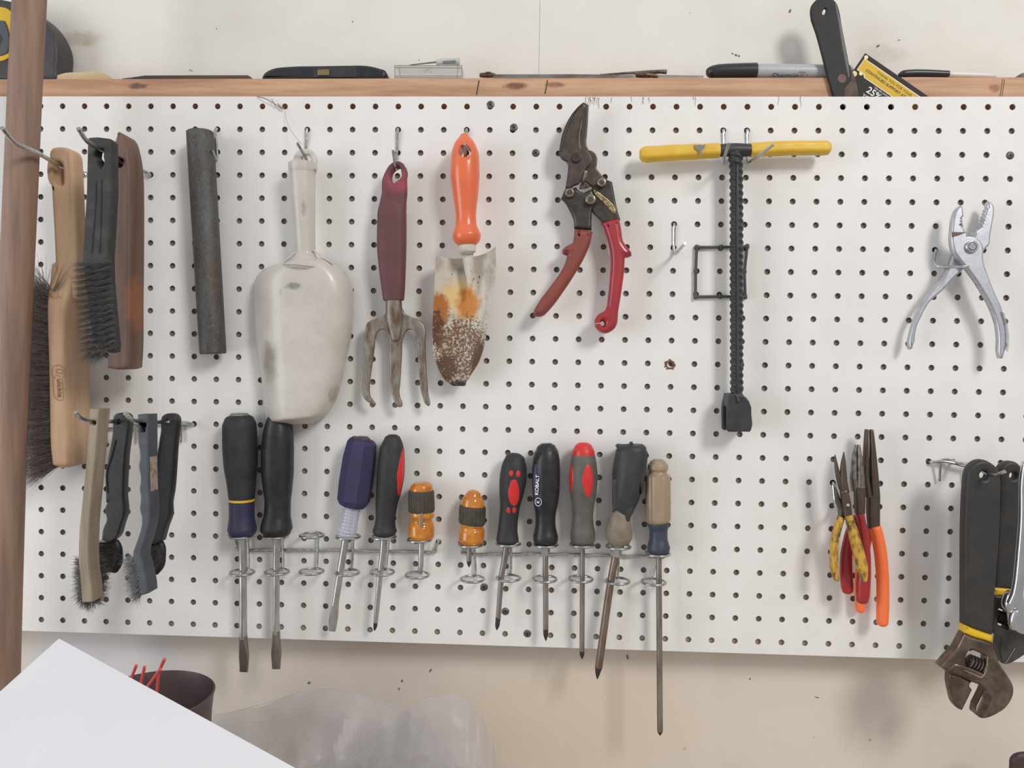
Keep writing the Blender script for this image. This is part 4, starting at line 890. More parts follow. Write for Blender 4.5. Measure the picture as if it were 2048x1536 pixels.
slab('head', [(2019, 1188), (2026, 1184), (2044, 1190), (2080, 1205), (2100, 1230), (2100, 1275), (2060, 1272), (2034, 1264), (2026, 1252), (2022, 1232), (2012, 1216), (2014, 1200)], M_chrome, w3, d=.072, th=.010, bevel=.003, bres=3)
slab('round_boss', ell(2033, 1241, 10, 22, 28, .15), M_chrome, w3, d=.076, th=.008, bevel=.0035, bres=4)
slab('rivet', ell(2029, 1201, 7, 7, 20), M_oldst, w3, d=.0745, th=.004, bevel=.0015)
# ================================================================ screwdriver racks
def ring_pts(cx, cy, d, R, n=20, gap=0):
    c = P(cx, cy, d); o = []
    for k in range(n):
        a = 2 * math.pi * k / n
        o.append(c + Vector((R * math.sin(a), R * math.cos(a), 0)))
    return o
RR_ = .0128; RD = .0185; wr = .0014
def rack(slots, bar, label, loc):
    t = thing('screwdriver_rack', label, 'tool rack', loc)
    mb = MB(); mb.add(*tube_geo(bar, .0017, n=6, seg=10)); build('back_wire', mb.V, mb.F, M_zinc, t)
    for (tx, ty, bx, by) in slots:
        ct, cb_ = P(tx, ty, RD), P(bx, by, RD)
        h = MB()
        h.add(*tube_geo(ring_pts(tx, ty, RD, RR_), wr, closed=True, n=2))
        h.add(*tube_geo(ring_pts(bx, by, RD, RR_), wr, closed=True, n=2))
        yb = -(RD - RR_)
        h.add(*tube_geo([Vector((ct.x, yb, ct.z)), Vector((ct.x + .002, yb + .0010, ct.z - .003)), Vector((cb_.x + .002, yb + .0010, cb_.z + .006)), Vector((cb_.x + .001, yb, cb_.z + .001)), Vector((cb_.x, yb - .002, cb_.z))], wr, n=4))
        build('ring_holder', h.V, h.F, M_zinc, t)
    return t
s1 = [(481, 1072, 484, 1145), (552, 1072, 554, 1144), (624, 1070.5, 623, 1143), (696, 1073, 694.5, 1145), (768, 1073.5, 764.5, 1144.5), (839, 1079, 834.5, 1150)]
rack(s1, [P(470, 1070, -.008), P(471, 1071, .002), P(474, 1090, .004), P(486, 1100, .004), P(620, 1100, .004), P(850, 1104, .004), P(868, 1102, .004), P(873, 1092, .004), P(877, 1081, .002), P(878, 1080, -.008)],
     'zinc wire screwdriver rack with six ring holders, one of them empty', P(670, 1150, .01))
s2 = [(941.5, 1089, 945, 1158), (1017, 1087, 1017, 1156), (1091.5, 1089, 1089.5, 1158), (1164, 1089, 1161.5, 1158), (1236.5, 1093, 1235, 1162), (1315, 1107, 1307, 1164)]
rack(s2, [P(924, 1086, -.008), P(924, 1087, .002), P(925, 1098, .004), P(940, 1108, .004), P(1090, 1108, .004), P(1290, 1113, .004), P(1322, 1115, .004), P(1331, 1110, .004), P(1334, 1092, .002), P(1335, 1090, -.008)],
     'zinc wire screwdriver rack right of centre, all six ring holders filled', P(1120, 1160, .01))

def wrap_patch(name, st, cx, cy, rx, ry, m, parent, leaf=False, lift=.0005, tilt=0):
    """a coloured inlay that follows the round handle"""
    def at(x, y):
        k = 0
        while k < len(st) - 2 and y > st[k + 1][1]: k += 1
        f = (y - st[k][1]) / (st[k + 1][1] - st[k][1]); f = max(0, min(1, f))
        ax = st[k][0] + (st[k + 1][0] - st[k][0]) * f; hw = st[k][2] + (st[k + 1][2] - st[k][2]) * f
        s_ = pxm(ax, y, SD); R = hw * s_; dx = max(-R * .98, min(R * .98, (x - ax) * s_)); return P(ax, y, SD), dx, math.sqrt(R * R - dx * dx)
    V = []; Fc = []; nr, na = 6, 28
    for low in (0, 1):
        for i in range(nr + 1):
            r = i / nr
            for k in range(na):
                a = 2 * math.pi * k / na; u, v = math.cos(a) * r, math.sin(a) * r
                w = 1 if not leaf else abs(math.cos(a)) ** .55
                A_, dx, dp = at(cx + u * rx * w + v * ry * tilt, cy + v * ry)
                n_ = Vector((dx, -dp, 0)).normalized(); V.append(A_ + Vector((dx, -dp, 0)) + n_ * (lift * (1 - r ** 6) if not low else -.0012))
    n1 = (nr + 1) * na
    for b in (0, n1):
        for i in range(nr):
            for k in range(na):
                j = (k + 1) % na; Fc.append((b + i * na + k, b + i * na + j, b + (i + 1) * na + j, b + (i + 1) * na + k))
    for k in range(na):
        j = (k + 1) % na; Fc.append((nr * na + k, nr * na + j, n1 + nr * na + j, n1 + nr * na + k))
    return build(name, V, Fc, m, parent, 60)
def driver(name, label, loc): return thing(name, label, 'screwdriver', loc)
SD = RD
M_navy = mat('navy_plastic', (54, 54, 80), .5, col2=(52, 52, 80), sc_=60)
M_pur = mat('purple_rubber', (60, 54, 88), .6, col2=(54, 48, 78), sc_=60)
M_clr = mat('clear_acrylic', (206, 206, 222), .12, alpha=.62, coat=.6)
M_clrin = mat('clear_core', (176, 176, 190), .3, .5)
M_amb = mat('amber_acrylic', (216, 142, 52), .13, col2=(190, 112, 36), sc_=60, coat=.6, alpha=.9)
M_ambband = mat('dusty_dark_band', (78, 70, 60), .7, col2=(62, 57, 50), sc_=90)
M_redp = mat('red_plastic', (206, 50, 48), .4, coat=.1)
M_grygrn = mat('grey_rubber', (98, 96, 90), .55, col2=(88, 82, 76), sc_=60, bump=.08)
M_tape = mat('black_tape', (52, 53, 56), .5, col2=(62, 62, 64), sc_=70, bump=.3, bsc=500)
M_tanp = mat('grimy_tan_plastic', (142, 130, 114), .55, col2=(122, 110, 98), sc_=70)
M_amber2 = mat('hazy_tan_acrylic', (166, 146, 122), .4, col2=(150, 130, 106), sc_=70, st=(1, 1, .2), coat=.2)
M_blu = mat('slate_blue_plastic', (62, 70, 84), .45, col2=(56, 62, 74), sc_=60)
M_shaftdk = mat('grey_shaft', (162, 156, 152), .38, .85, col2=(136, 126, 120), sc_=140, st=(1, 1, .2))
def flat_tip(st, m, par, th0): return limb('blade_tip', st, m, par, d=SD, cap=(.1, .05), ex=3)
# 1 black grip, yellow ring, navy end
s = driver('screwdriver', 'big flat screwdriver with black grip, yellow ring and navy base, leftmost on the racks', P(487, 1343, SD))
limb('end_cap', [(479, 829, 18), (479, 833, 19.5), (479, 840, 19.5)], mat('cap_grey', (140, 140, 136), .5, .4), s, d=SD, cap=(.15, 0))
limb('grip', [(478.5, 839, 28), (479, 850, 32), (480, 890, 33), (481, 930, 31.5), (482.5, 965, 27.5), (483.5, 998, 24.5)], M_blk, s, d=SD, cap=(.4, .02), seg=36)
limb('ring', [(483.5, 997.5, 24.7), (483.5, 1002, 24.7)], M_band, s, d=SD, cap=(.03, .03), seg=36)
limb('base', [(483.5, 1001, 24.4), (483.7, 1030, 24), (484, 1048, 26), (484.3, 1058, 27.5), (484.5, 1065, 26), (484.5, 1071, 21)], M_navy, s, d=SD, cap=(.02, .1), seg=32)
limb('shaft', [(484.5, 1070, 7.2), (486, 1160, 7.4), (486.5, 1277, 7.5)], M_steel, s, d=SD, cap=(0, .1))
limb('blade_tip', [(486.5, 1272, 7.5, .008), (487, 1290, 8.5, .006), (488, 1312, 10.2, .003), (488, 1330, 9.2, .0018), (487.5, 1344, 8.2, .0012)], M_shaftdk, s, d=SD, ex=3.5, cap=(.1, .02))
# 2 black
s = driver('screwdriver', 'flat screwdriver with glossy black flared handle, its top hidden behind the scoop', P(552, 1338, SD))
limb('handle', [(557, 836, 22), (557, 850, 26), (556, 875, 30), (555, 910, 31.5), (555, 945, 31), (555.5, 985, 27), (555.5, 1005, 25), (554.5, 1028, 25.5), (553.5, 1045, 29), (553, 1057, 31), (553.5, 1066, 27), (553.5, 1071, 22)], M_blk2, s, d=SD, cap=(.5, .1), seg=36)
limb('bolster', [(553, 1072, 8.2), (553, 1086, 8.2)], M_steel, s, d=SD, seg=6, cap=(.05, .1))
limb('shaft', [(553, 1084, 6.6), (552.5, 1180, 6.7), (552.5, 1268, 6.8)], M_steel, s, d=SD, cap=(0, .1))
limb('blade_tip', [(552.5, 1262, 6.8, .007), (552.5, 1285, 8, .006), (552.5, 1307, 10.2, .003), (552.5, 1325, 9, .002), (552.5, 1338, 8.2, .0014)], M_shaftdk, s, d=SD, ex=3.5, cap=(.1, .02))
# 3 purple / clear
s = driver('screwdriver', 'leaning screwdriver with faceted purple grip over a clear ribbed neck', P(666, 1262, SD))
limb('end_cap', [(726, 877, 14), (725.5, 884, 14)], mat('maroon_cap', (92, 66, 76), .5), s, d=SD, cap=(.3, 0))
octm = lambda a, s_: 1 / max(abs(math.cos(((a + math.pi / 8) % (math.pi / 4)) - math.pi / 8)), .9) * .97
V, Fc = limb_geo([(725.5, 880, 24), (724, 886, 28), (719, 915, 31), (712, 965, 32), (707.5, 1000, 31), (705.5, 1010, 26)], d=SD, sub=1, seg=48, cap=(.1, .1), mod=octm); build('grip', V, Fc, M_pur, s, 18)
rib = lambda a, s_: 1 + .03 * math.sin(s_ / .0006)
V, Fc = limb_geo([(706, 1006, 16.5), (701, 1030, 17), (696, 1055, 18), (694, 1062, 19.5), (692.5, 1071, 19)], d=SD, sub=16, seg=32, cap=(.05, .05), mod=rib); build('neck', V, Fc, M_clr, s, 60)
limb('core', [(704, 1012, 7), (693, 1066, 7)], M_clrin, s, d=SD)
limb('shaft', [(693, 1066, 7.2), (679.5, 1150, 7.2), (670, 1210, 7)], M_steel, s, d=SD, cap=(0, .1))
limb('blade_tip', [(670.5, 1207, 7, .006), (667, 1236, 9, .003), (666, 1245, 8.5, .002), (664.5, 1262.5, 6.5, .0014)], M_steel, s, d=SD, ex=3.5, cap=(.1, .02))
# 4 black with red stripe
s = driver('screwdriver', 'black screwdriver with a red stripe on its right side, leaning beside the purple one', P(750, 1258, SD))
limb('handle', [(785, 877, 16), (785, 883, 19), (784, 900, 24), (781.5, 945, 27), (777, 985, 24.5), (773, 1010, 21.5), (771, 1038, 19.5), (770, 1052, 21), (769.5, 1062, 23.8), (769.5, 1069, 21)], M_blk, s, d=SD, cap=(.5, .1), seg=36)
wrap_patch('inlay', [(784, 890, 22.5), (784, 900, 24), (781.5, 945, 27), (777, 985, 24.5), (773, 1010, 21.5)], 803.5, 945, 5.5, 52, M_redp, s, leaf=True, lift=.0008, tilt=-.09)
limb('shaft', [(768.5, 1068, 6.8), (765, 1110, 6.5), (760, 1150, 6), (753, 1225, 5.2), (751.5, 1245, 4.6)], M_steel, s, d=SD, cap=(0, .1))
limb('blade_tip', [(751.5, 1243, 4.6, .005), (750.2, 1254, 3.6, .003), (749, 1261, 1.2, .001)], M_tip, s, d=SD, cap=(.1, .1))
# 5, 6 amber stubby
s = driver('stubby_screwdriver', 'stubby amber screwdriver with dark ribbed band, last on the left rack', P(842, 1150, SD))
flu = lambda a, s_: 1 + .02 * math.cos(20 * a)
limb('handle', [(842, 970, 20.5), (842.5, 975, 22.5), (842.5, 982, 23), (843, 1022, 23.5), (843.5, 1030, 24.5), (843, 1036, 21.5), (843, 1041, 20.5), (843, 1048, 24), (842.5, 1054, 26), (842.5, 1070, 26), (842, 1077, 22)], M_amb, s, d=SD, cap=(.25, .1), seg=40)
V, Fc = limb_geo([(842.5, 981, 24), (842.5, 985, 25.3), (843, 1018, 26), (843, 1023, 24.5)], d=SD, sub=2, seg=80, cap=(.03, .03), mod=flu); build('ribbed_band', V, Fc, M_ambband, s, 20)
limb('shaft', [(842, 1030, 6), (842.5, 1078, 5.8), (842, 1130, 5.2), (841, 1147, 4)], M_steel, s, d=SD, cap=(0, .4))
limb('shaft_core', [(842, 1026, 5), (842.5, 1076, 5)], M_brass, s, d=SD + .0125, th=.002)
s = driver('stubby_screwdriver', 'stubby amber screwdriver with slanted domed top, first on the right rack', P(940, 1135, SD))
limb('handle', [(947, 990, 15), (946, 997, 20.5), (945.5, 1008, 23), (944.5, 1030, 23.5), (943.5, 1048, 24), (943, 1054, 22.5), (943.5, 1062, 25.8), (942.5, 1078, 26), (942, 1086, 22)], M_amb, s, d=SD, cap=(.7, .1), seg=40)
V, Fc = limb_geo([(945.5, 1012, 25), (945, 1018, 26.3), (944, 1042, 26.3), (943.5, 1047, 25)], d=SD, sub=2, seg=80, cap=(.03, .03), mod=flu); build('ribbed_band', V, Fc, M_ambband, s, 20)
limb('shaft', [(939, 1050, 5), (938.5, 1090, 5), (938, 1122, 5)], M_shaftdk, s, d=SD, cap=(0, .1))
limb('blade_tip', [(938, 1120, 5), (938, 1127, 4), (938, 1134, 1)], M_tip, s, d=SD, cap=(.1, .1))
# 7 black with red paw
s = driver('screwdriver', 'black screwdriver with a red oval and small red dots on its grip', P(996, 1258, SD))
limb('handle', [(1030, 918, 20), (1029, 926, 23), (1027.5, 940, 25.8), (1026, 958, 27), (1023, 985, 24.5), (1019.5, 1018, 19.5), (1017, 1040, 19), (1015.5, 1058, 19.5), (1015, 1070, 21), (1015, 1080, 22.5), (1015, 1085, 19)], M_blk, s, d=SD, cap=(.6, .1), seg=36)
for (x, y, rx, ry) in [(1029, 981, 11.5, 27), (1023.5, 943, 4.4, 6.5), (1037.5, 944, 4.4, 6.5), (1017.5, 1017, 4, 6), (1029.5, 1017, 4, 6)]:
    wrap_patch('inlay', [(1029, 926, 23), (1027.5, 940, 25.8), (1026, 958, 27), (1023, 985, 24.5), (1019.5, 1018, 19.5), (1017, 1040, 19)], x, y, rx, ry, M_redp, s)
limb('shaft', [(1014, 1085, 6.6), (1009, 1120, 6.2), (1003, 1152, 5.6), (996.5, 1236, 5)], M_shaftdk, s, d=SD, cap=(0, .1))
limb('blade_tip', [(996.5, 1234, 5), (994.8, 1250, 4.6), (993.5, 1260, 1)], M_tip, s, d=SD, cap=(.1, .1))
# 8 black-blue with lettering
s = driver('screwdriver', 'black screwdriver with white vertical lettering and a hanging hole at its rounded top', P(1092, 1280, SD))
limb('handle', [(1092.5, 895, 19), (1093, 905, 24), (1092.5, 922, 27), (1092, 950, 28), (1092, 985, 27), (1091.5, 1010, 24), (1091, 1030, 20.5), (1091, 1045, 20), (1091, 1060, 22), (1091, 1074, 25.3), (1091, 1082, 24.5), (1091, 1088, 20)], M_blk2, s, d=SD, cap=(.45, .1), seg=40)
limb('side_panel', [(1075, 930, 6, .004), (1075, 960, 9.5, .006), (1076, 1000, 7.5, .006), (1079, 1018, 3, .003)], M_navy, s, d=SD + .0100)
slab('hanging_hole', ell(1079, 912, 8, 9, 18), M_dark, s, d=SD + .0121, th=.003, bevel=.0008)
mb = MB()
for (x, y, w) in [(1099, 945, 9), (1099, 957, 9), (1099, 969, 9)]:
    mb.add(*tube_geo([P(x - w, y + 2, SD + .0140), P(x, y, SD + .0142), P(x + w, y - 2, SD + .0130)], .0004, seg=6))
build('grip_line', mb.V, mb.F, M_blk, s)
M_wht = mat('white_print', (230, 230, 232), .5)
build('lettering', *text_geo('KOBALT', 1074.5, 970, SD + .0146, 6.6, 88, .0006, sx=1.12, bold=.02), M_wht, s, sharp=0)
mb = MB(); mb.add(*tube_geo([P(x, y, SD + .0144) for x, y in ell(1076.5, 1004, 6.4, 8, 20)], .00035, closed=True, seg=6, n=1))
mb.add(*text_geo('K', 1076.5, 1004, SD + .0146, 5.6, 88, .0006, bold=.02)); build('emblem', mb.V, mb.F, M_wht, s, sharp=0)
limb('bolster', [(1091, 1089, 9), (1091, 1110, 9)], M_steel, s, d=SD, seg=6, cap=(.05, .05))
limb('shaft', [(1091, 1108, 5.6), (1091.5, 1200, 5.4), (1091.5, 1258, 5.4)], M_shaftdk, s, d=SD, cap=(0, .05))
limb('blade_tip', [(1091.5, 1256, 5.4), (1091.5, 1268, 5), (1091.8, 1282, .8)], M_tip, s, d=SD, cap=(.1, .1))
# 9 grey with red
s = driver('screwdriver', 'grey screwdriver with red domed top and red leaf-shaped inlays', P(1164, 1317, SD))
limb('end_cap', [(1167, 894, 18), (1167, 901, 21.5), (1167, 911, 23.2)], M_redp, s, d=SD, cap=(.5, .02), seg=36)
limb('handle', [(1167, 909.5, 23.2), (1167, 930, 26.5), (1167, 955, 28.5), (1166.5, 985, 26.5), (1166, 1010, 22.5), (1165.5, 1032, 20.8), (1165.5, 1050, 22), (1165.5, 1066, 25), (1165.5, 1080, 24.5), (1165.5, 1087, 20)], M_grygrn, s, d=SD, cap=(.02, .1), seg=36)
S9 = [(1167, 912, 23.2), (1167, 930, 26.5), (1167, 955, 28.5), (1166.5, 985, 26.5), (1166, 1010, 22.5)]
wrap_patch('inlay', S9, 1174.5, 957, 12, 34, M_redp, s, leaf=True)
wrap_patch('inlay', S9, 1141.5, 955, 4.5, 30, M_redp, s, leaf=True)
limb('shaft', [(1165, 1087, 4.8), (1164.5, 1200, 5.1), (1164, 1302, 5.1)], M_shaftdk, s, d=SD, cap=(0, .05))
limb('blade_tip', [(1164, 1300, 5.1), (1164, 1310, 4.4), (1164, 1318, .9)], M_tip, s, d=SD, cap=(.1, .1))
# 10 taped
s = driver('screwdriver', 'leaning screwdriver with black tape wrapped over a grimy tan handle', P(1195, 1357, SD))
limb('handle', [(1244, 1000, 15), (1241, 1020, 19), (1239, 1045, 23), (1238, 1062, 26.8), (1238, 1075, 26), (1238, 1086, 21)], M_tanp, s, d=SD, cap=(.3, .1), seg=36)
build('tape_wrap', *limb_geo([(1262, 893, 27), (1262.5, 900, 30.5), (1257, 945, 31.5), (1251, 990, 28), (1246.5, 1016, 21.5), (1246, 1026, 19)], d=SD + .0006, th=None, cap=(.1, .05), sub=5, seg=44, mod=lambda a, s_: 1 + .03 * math.sin(3 * a + s_ * 90)), M_tape, s)
V, Fc = slab_geo([(1232, 893), (1236, 889), (1250, 890), (1262, 888), (1266, 884), (1265, 890), (1284, 896), (1285, 902), (1296, 904), (1296, 912), (1289, 960), (1284, 990), (1278, 960), (1268, 908), (1240, 905)], SD + .0115, .012, .002); build('tape_flap', V, Fc, M_tape, s)
limb('tape_flap', [(1233, 960, 10, .003), (1234, 1000, 8, .003), (1222 + 4, 1024, 2, .001)], M_tape, s, d=SD + .009)
limb('tape_flap', [(1255, 985, 12, .003), (1257, 1020, 9, .003), (1256, 1042, 3, .001)], M_tape, s, d=SD + .010)
limb('bolster', [(1234, 1088, 11.5), (1231.5, 1112, 11)], M_steel, s, d=SD, seg=6, cap=(.05, .1))
limb('shaft', [(1231.5, 1110, 7.4), (1223, 1155, 7.4), (1209, 1250, 7.8), (1197.5, 1335, 7.6)], mat('brown_shaft', (150, 134, 122), .4, .8, col2=(120, 102, 90), sc_=120, st=(1, 1, .2)), s, d=SD, cap=(0, .05))
limb('blade_tip', [(1197.5, 1333, 7.6), (1195.6, 1346, 5), (1194.5, 1358, 1)], M_tip, s, d=SD, cap=(.1, .1))
# 11 tan / blue
s = driver('screwdriver', 'long thin screwdriver with hazy tan fluted handle and blue collar, rightmost on the racks', P(1320, 1470, SD))
limb('handle', [(1316, 925, 16), (1316, 931, 20.5), (1316, 937, 20.5), (1316, 943, 17.5), (1316, 947, 19), (1316, 952, 24)], M_amber2, s, d=SD, cap=(.4, .02), seg=36)
V, Fc = limb_geo([(1316, 951, 24), (1316, 955, 25), (1316.5, 1036, 25.2), (1316.5, 1041, 24), (1317, 1046, 20)], d=SD, sub=2, seg=72, cap=(.02, .05), mod=lambda a, s_: 1 - .05 * max(0, math.cos(8 * a)) ** 3); build('fluted_grip', V, Fc, M_amber2, s, 25)
limb('collar', [(1317, 1045, 21.5), (1317, 1050, 21.3), (1317, 1062, 18), (1317, 1075, 18), (1317, 1088, 21), (1317, 1097, 22.5), (1317, 1104, 21), (1317, 1108, 17)], M_blu, s, d=SD, cap=(.1, .1), seg=36)
limb('shaft', [(1317.5, 1106, 5.8), (1318.5, 1250, 6), (1320, 1462, 6)], M_shaftdk, s, d=SD, cap=(0, .05))
limb('blade_tip', [(1320, 1461, 6), (1320, 1466, 4), (1320, 1471, .8)], M_tip, s, d=SD, cap=(.1, .1))

# ================================================================ four small brushes, lower left
M_gwood = mat('weathered_grey_wood', (158, 144, 124), .75, col2=(134, 120, 102), sc_=90, st=(1, 1, .1), bump=.3, bsc=500)
M_bgray = mat('blue_grey_plastic', (80, 84, 92), .5, col2=(72, 75, 82), sc_=60)
M_brist = mat('grey_brown_bristle', (70, 64, 60), .75, col2=(112, 106, 100), sc_=300)
M_bristl = mat('pale_grey_bristle', (122, 122, 124), .7, col2=(84, 84, 88), sc_=300)
b1 = thing('scrub_brush', 'weathered grey wooden wire brush, leftmost of the small brushes', 'brush', P(185, 1205, .1))
slab('handle', q(2, 0, [716, 200, 797, 202, 783, 330, 770, 480, 740, 820, 705, 1280, 716, 1536]) + q(3, 0, [727, 60, 738, 208, 700, 212, 655, 210, 648, 120, 640, 0]) + q(2, 0, [632, 1480, 628, 1260, 660, 900, 688, 620, 702, 430, 710, 300]), M_gwood, b1, d=.118, th=.019, bevel=.0012, holes=[ell(186.5, 846, 5, 5, 16)])
mb = MB()
for k in range(3600):
    t = random.random(); side = random.random()
    y = 1122 + 76 * t; x = 172 + random.uniform(-8, 10); d = random.uniform(.098, .104)
    a = P(x, y, d); an = random.uniform(0, 2 * math.pi)
    dr = Vector((math.cos(an) * 1.0 - .15, .55, math.sin(an) * (.3 + t * .7) - .45 * t))
    hair_geo(mb, a, dr, random.uniform(.013, .019), .00022, .2)
o = build('bristles', mb.V, mb.F, M_brist, b1, sharp=0); o['kind'] = 'stuff'
b2 = thing('detail_brush', 'black plastic brush with round head, between the wooden and blue-grey brushes', 'brush', P(222, 1145, .06))
slab('handle', q(2, 0, [900, 290, 905, 262, 925, 240, 965, 231, 1005, 240, 1025, 265, 1028, 300, 1020, 400, 1000, 560, 988, 760, 984, 900, 993, 1040, 965, 1130, 930, 1230, 880, 1270, 810, 1250, 822, 1160, 850, 1085, 835, 1000, 858, 940, 850, 800, 858, 620, 880, 500, 898, 380]), M_blk2, b2, d=.070, th=.011, bevel=.0015, bres=3, holes=[ell(236, 844, 4.5, 4.5, 14)])
build('edge_rib', *tube_geo([P(231, 880, .0705), P(222, 915, .0705), P(213, 945, .0705), P(214, 985, .0705), P(214, 1005, .0705)], .0008), M_blk, b2)
limb('head', [(222, 1085, 16, .008), (226, 1100, 19, .010), (226, 1120, 20, .010), (222, 1140, 14, .008)], M_blk2, b2, d=.056)
mb = MB()
for k in range(1300):
    an = random.uniform(0, 2 * math.pi); rr = math.sqrt(random.random())
    x, y = 218 + 17 * rr * math.cos(an), 1110 + 26 * rr * math.sin(an)
    hair_geo(mb, P(x, y, .060), Vector((math.cos(an) * rr * .35 - .2, -1, -math.sin(an) * rr * .35 - .1)), random.uniform(.012, .016), .00022, .3)
o = build('bristles', mb.V, mb.F, mat('brown_bristle', (92, 80, 74), .75, col2=(66, 58, 56), sc_=300), b2, sharp=0); o['kind'] = 'stuff'
b3 = thing('scrub_brush', 'blue-grey plastic brush with finger grooves and a tan sticker on its side', 'brush', P(290, 1190, .1))
slab('handle', q(2, 0, [1098, 245, 1182, 245, 1184, 400, 1185, 600, 1192, 860, 1196, 1090, 1162, 1240, 1128, 1370, 1150, 1470, 1165, 1536]) + q(3, 0, [1180, 80, 1185, 140, 1125, 158, 1112, 100, 1100, 0]) + q(2, 0, [1082, 1450, 1060, 1372, 1096, 1250, 1130, 1130, 1130, 1060, 1116, 1010, 1122, 940, 1122, 890, 1114, 845, 1122, 780, 1122, 740, 1108, 655, 1117, 600, 1115, 540, 1104, 480, 1100, 360]), M_bgray, b3, d=.122, th=.019, bevel=.0015, holes=[q(2, 0, [1122, 320, 1160, 320, 1160, 380, 1148, 388, 1122, 384])])
xa_, xb_, za_, zb_ = P(296.2, 916, .122).x + .0002, P(298.1, 984, .122).x + .0002, P(297, 915, .122).z, P(297, 984, .122).z
st = [Vector((xa_, -.1195, za_)), Vector((xa_, -.1065, za_)), Vector((xb_, -.1065, zb_)), Vector((xb_, -.1195, zb_))]
M_stick = mat('tan_sticker', (164, 150, 138), .6, col2=(124, 98, 92), sc_=300, st=(1, 1, .7), lo=.5, hi=.62)
V = st + [v + Vector((.0004, 0, 0)) for v in st]
build('sticker', V, [(0, 1, 2, 3), (4, 5, 6, 7), (0, 1, 5, 4), (1, 2, 6, 5), (2, 3, 7, 6), (3, 0, 4, 7)], M_stick, b3, sharp=0)
mb = MB()
for k in range(900):
    t = random.random(); y = 1115 + 70 * t; x = 272 + 12 * t + random.uniform(-3, 3)
    hair_geo(mb, P(x, y, random.uniform(.104, .116)), Vector((-1, random.uniform(.1, .5), -.25 - .9 * t + random.gauss(0, .25))), random.uniform(.010, .019), .0002, .35)
o = build('bristles', mb.V, mb.F, M_bristl, b3, sharp=0); o['kind'] = 'stuff'
b4 = thing('detail_brush', 'black plastic brush with round bristle head, right of the blue-grey brush', 'brush', P(310, 1145, .06))
slab('handle', q(2, 0, [1285, 290, 1292, 262, 1312, 245, 1350, 236, 1390, 245, 1410, 270, 1414, 320, 1398, 450, 1385, 640, 1368, 860, 1352, 960, 1354, 1050, 1320, 1150, 1290, 1260, 1230, 1290, 1170, 1260, 1190, 1200, 1230, 1110, 1245, 1020, 1250, 800, 1252, 620, 1270, 460, 1284, 370]), M_blk2, b4, d=.070, th=.011, bevel=.0015, bres=3, holes=[ell(334, 844, 4.5, 4.5, 14)])
build('edge_rib', *tube_geo([P(324, 870, .0705), P(316, 910, .0705), P(312, 960, .0705), P(312, 1010, .0705)], .0008), M_blk, b4)
limb('head', [(306, 1082, 18, .008), (312, 1100, 20, .010), (312, 1122, 19, .010), (304, 1142, 14, .008)], M_blk2, b4, d=.056)
mb = MB()
for k in range(1200):
    an = random.uniform(0, 2 * math.pi); rr = math.sqrt(random.random())
    x, y = 304 + 19 * rr * math.cos(an), 1110 + 27 * rr * math.sin(an)
    hair_geo(mb, P(x, y, .060), Vector((math.cos(an) * rr * .2 - .15, -1, -math.sin(an) * rr * .2 - .1)), random.uniform(.009, .012), .00024, .3)
o = build('bristles', mb.V, mb.F, mat('dark_bristle', (70, 66, 66), .75, col2=(96, 92, 90), sc_=400), b4, sharp=0); o['kind'] = 'stuff'

# ================================================================ below the board
# cup with red stirrers
cd_ = .11; cc_ = P(297, 1392, cd_); Rc = (P(417, 1392, cd_) - cc_).length
cup = thing('plastic_cup', 'dark reddish-brown open tub behind the white panel holding red sticks', 'tub', Vector((cc_.x, cc_.y, BZ)))
M_cup = mat('dark_brown_plastic', (84, 70, 72), .4, col2=(92, 76, 76), sc_=20)
V = []; Fc = []; n = 56; H_ = cc_.z - BZ
prof = [(0, .002), (Rc * .8, .002), (Rc * .84, .006), (Rc * .97, H_ - .02), (Rc * 1.0, H_ - .004), (Rc * 1.02, H_), (Rc * .995, H_ + .001), (Rc * .975, H_ - .004), (Rc * .94, H_ - .02), (Rc * .8, .006), (0, .005)]
for (r, h) in prof[1:-1]:
    for k in range(n):
        a = 2 * math.pi * k / n; V.append(Vector((cc_.x + r * math.cos(a), cc_.y + r * math.sin(a), BZ + h)))
for i in range(len(prof) - 3):
    for k in range(n): a = i * n + k; b = i * n + (k + 1) % n; Fc.append((a, b, b + n, a + n))
Fc.append(tuple(range(n))); Fc.append(tuple(range(len(V) - n, len(V))))
build('body', V, Fc, M_cup, cup)
M_redst = mat('red_stirrer', (224, 96, 92), .45)
sticks = []
for k, (a, b, la) in enumerate([((272.5, 1331), (257, 1370), 'red plastic stick standing in the brown tub, leftmost'), ((289, 1333.5), (279, 1380), 'short red plastic stick in the brown tub, second from left'),
                  ((329, 1318), (318, 1343), 'tallest red plastic stick in the brown tub with a kink'), ((321, 1338), (290, 1380), 'red plastic stick crossing the tallest one in the brown tub')]):
    da = .105 + .008 * k
    A_ = P(*a, da); B_ = P(*b, da - .01)
    if k == 2: pts = [A_, B_, P(313, 1390, da - .012)]; D_ = (pts[2] - pts[1]).normalized()
    else: pts = [A_, B_]; D_ = (B_ - A_).normalized()
    last = pts[-1]; L = (last.z - BZ - .012) / max(-D_.z, .2)
    end = last + D_ * L; end.x = max(cc_.x - Rc * .6, min(cc_.x + Rc * .6, end.x)); end.y = -(da + .003 * (k - 2))
    pts.append(end)
    o = build('red_stick', *tube_geo(pts, .0016, seg=8, smooth=False), M_redst); tagt(o, la, 'stick')
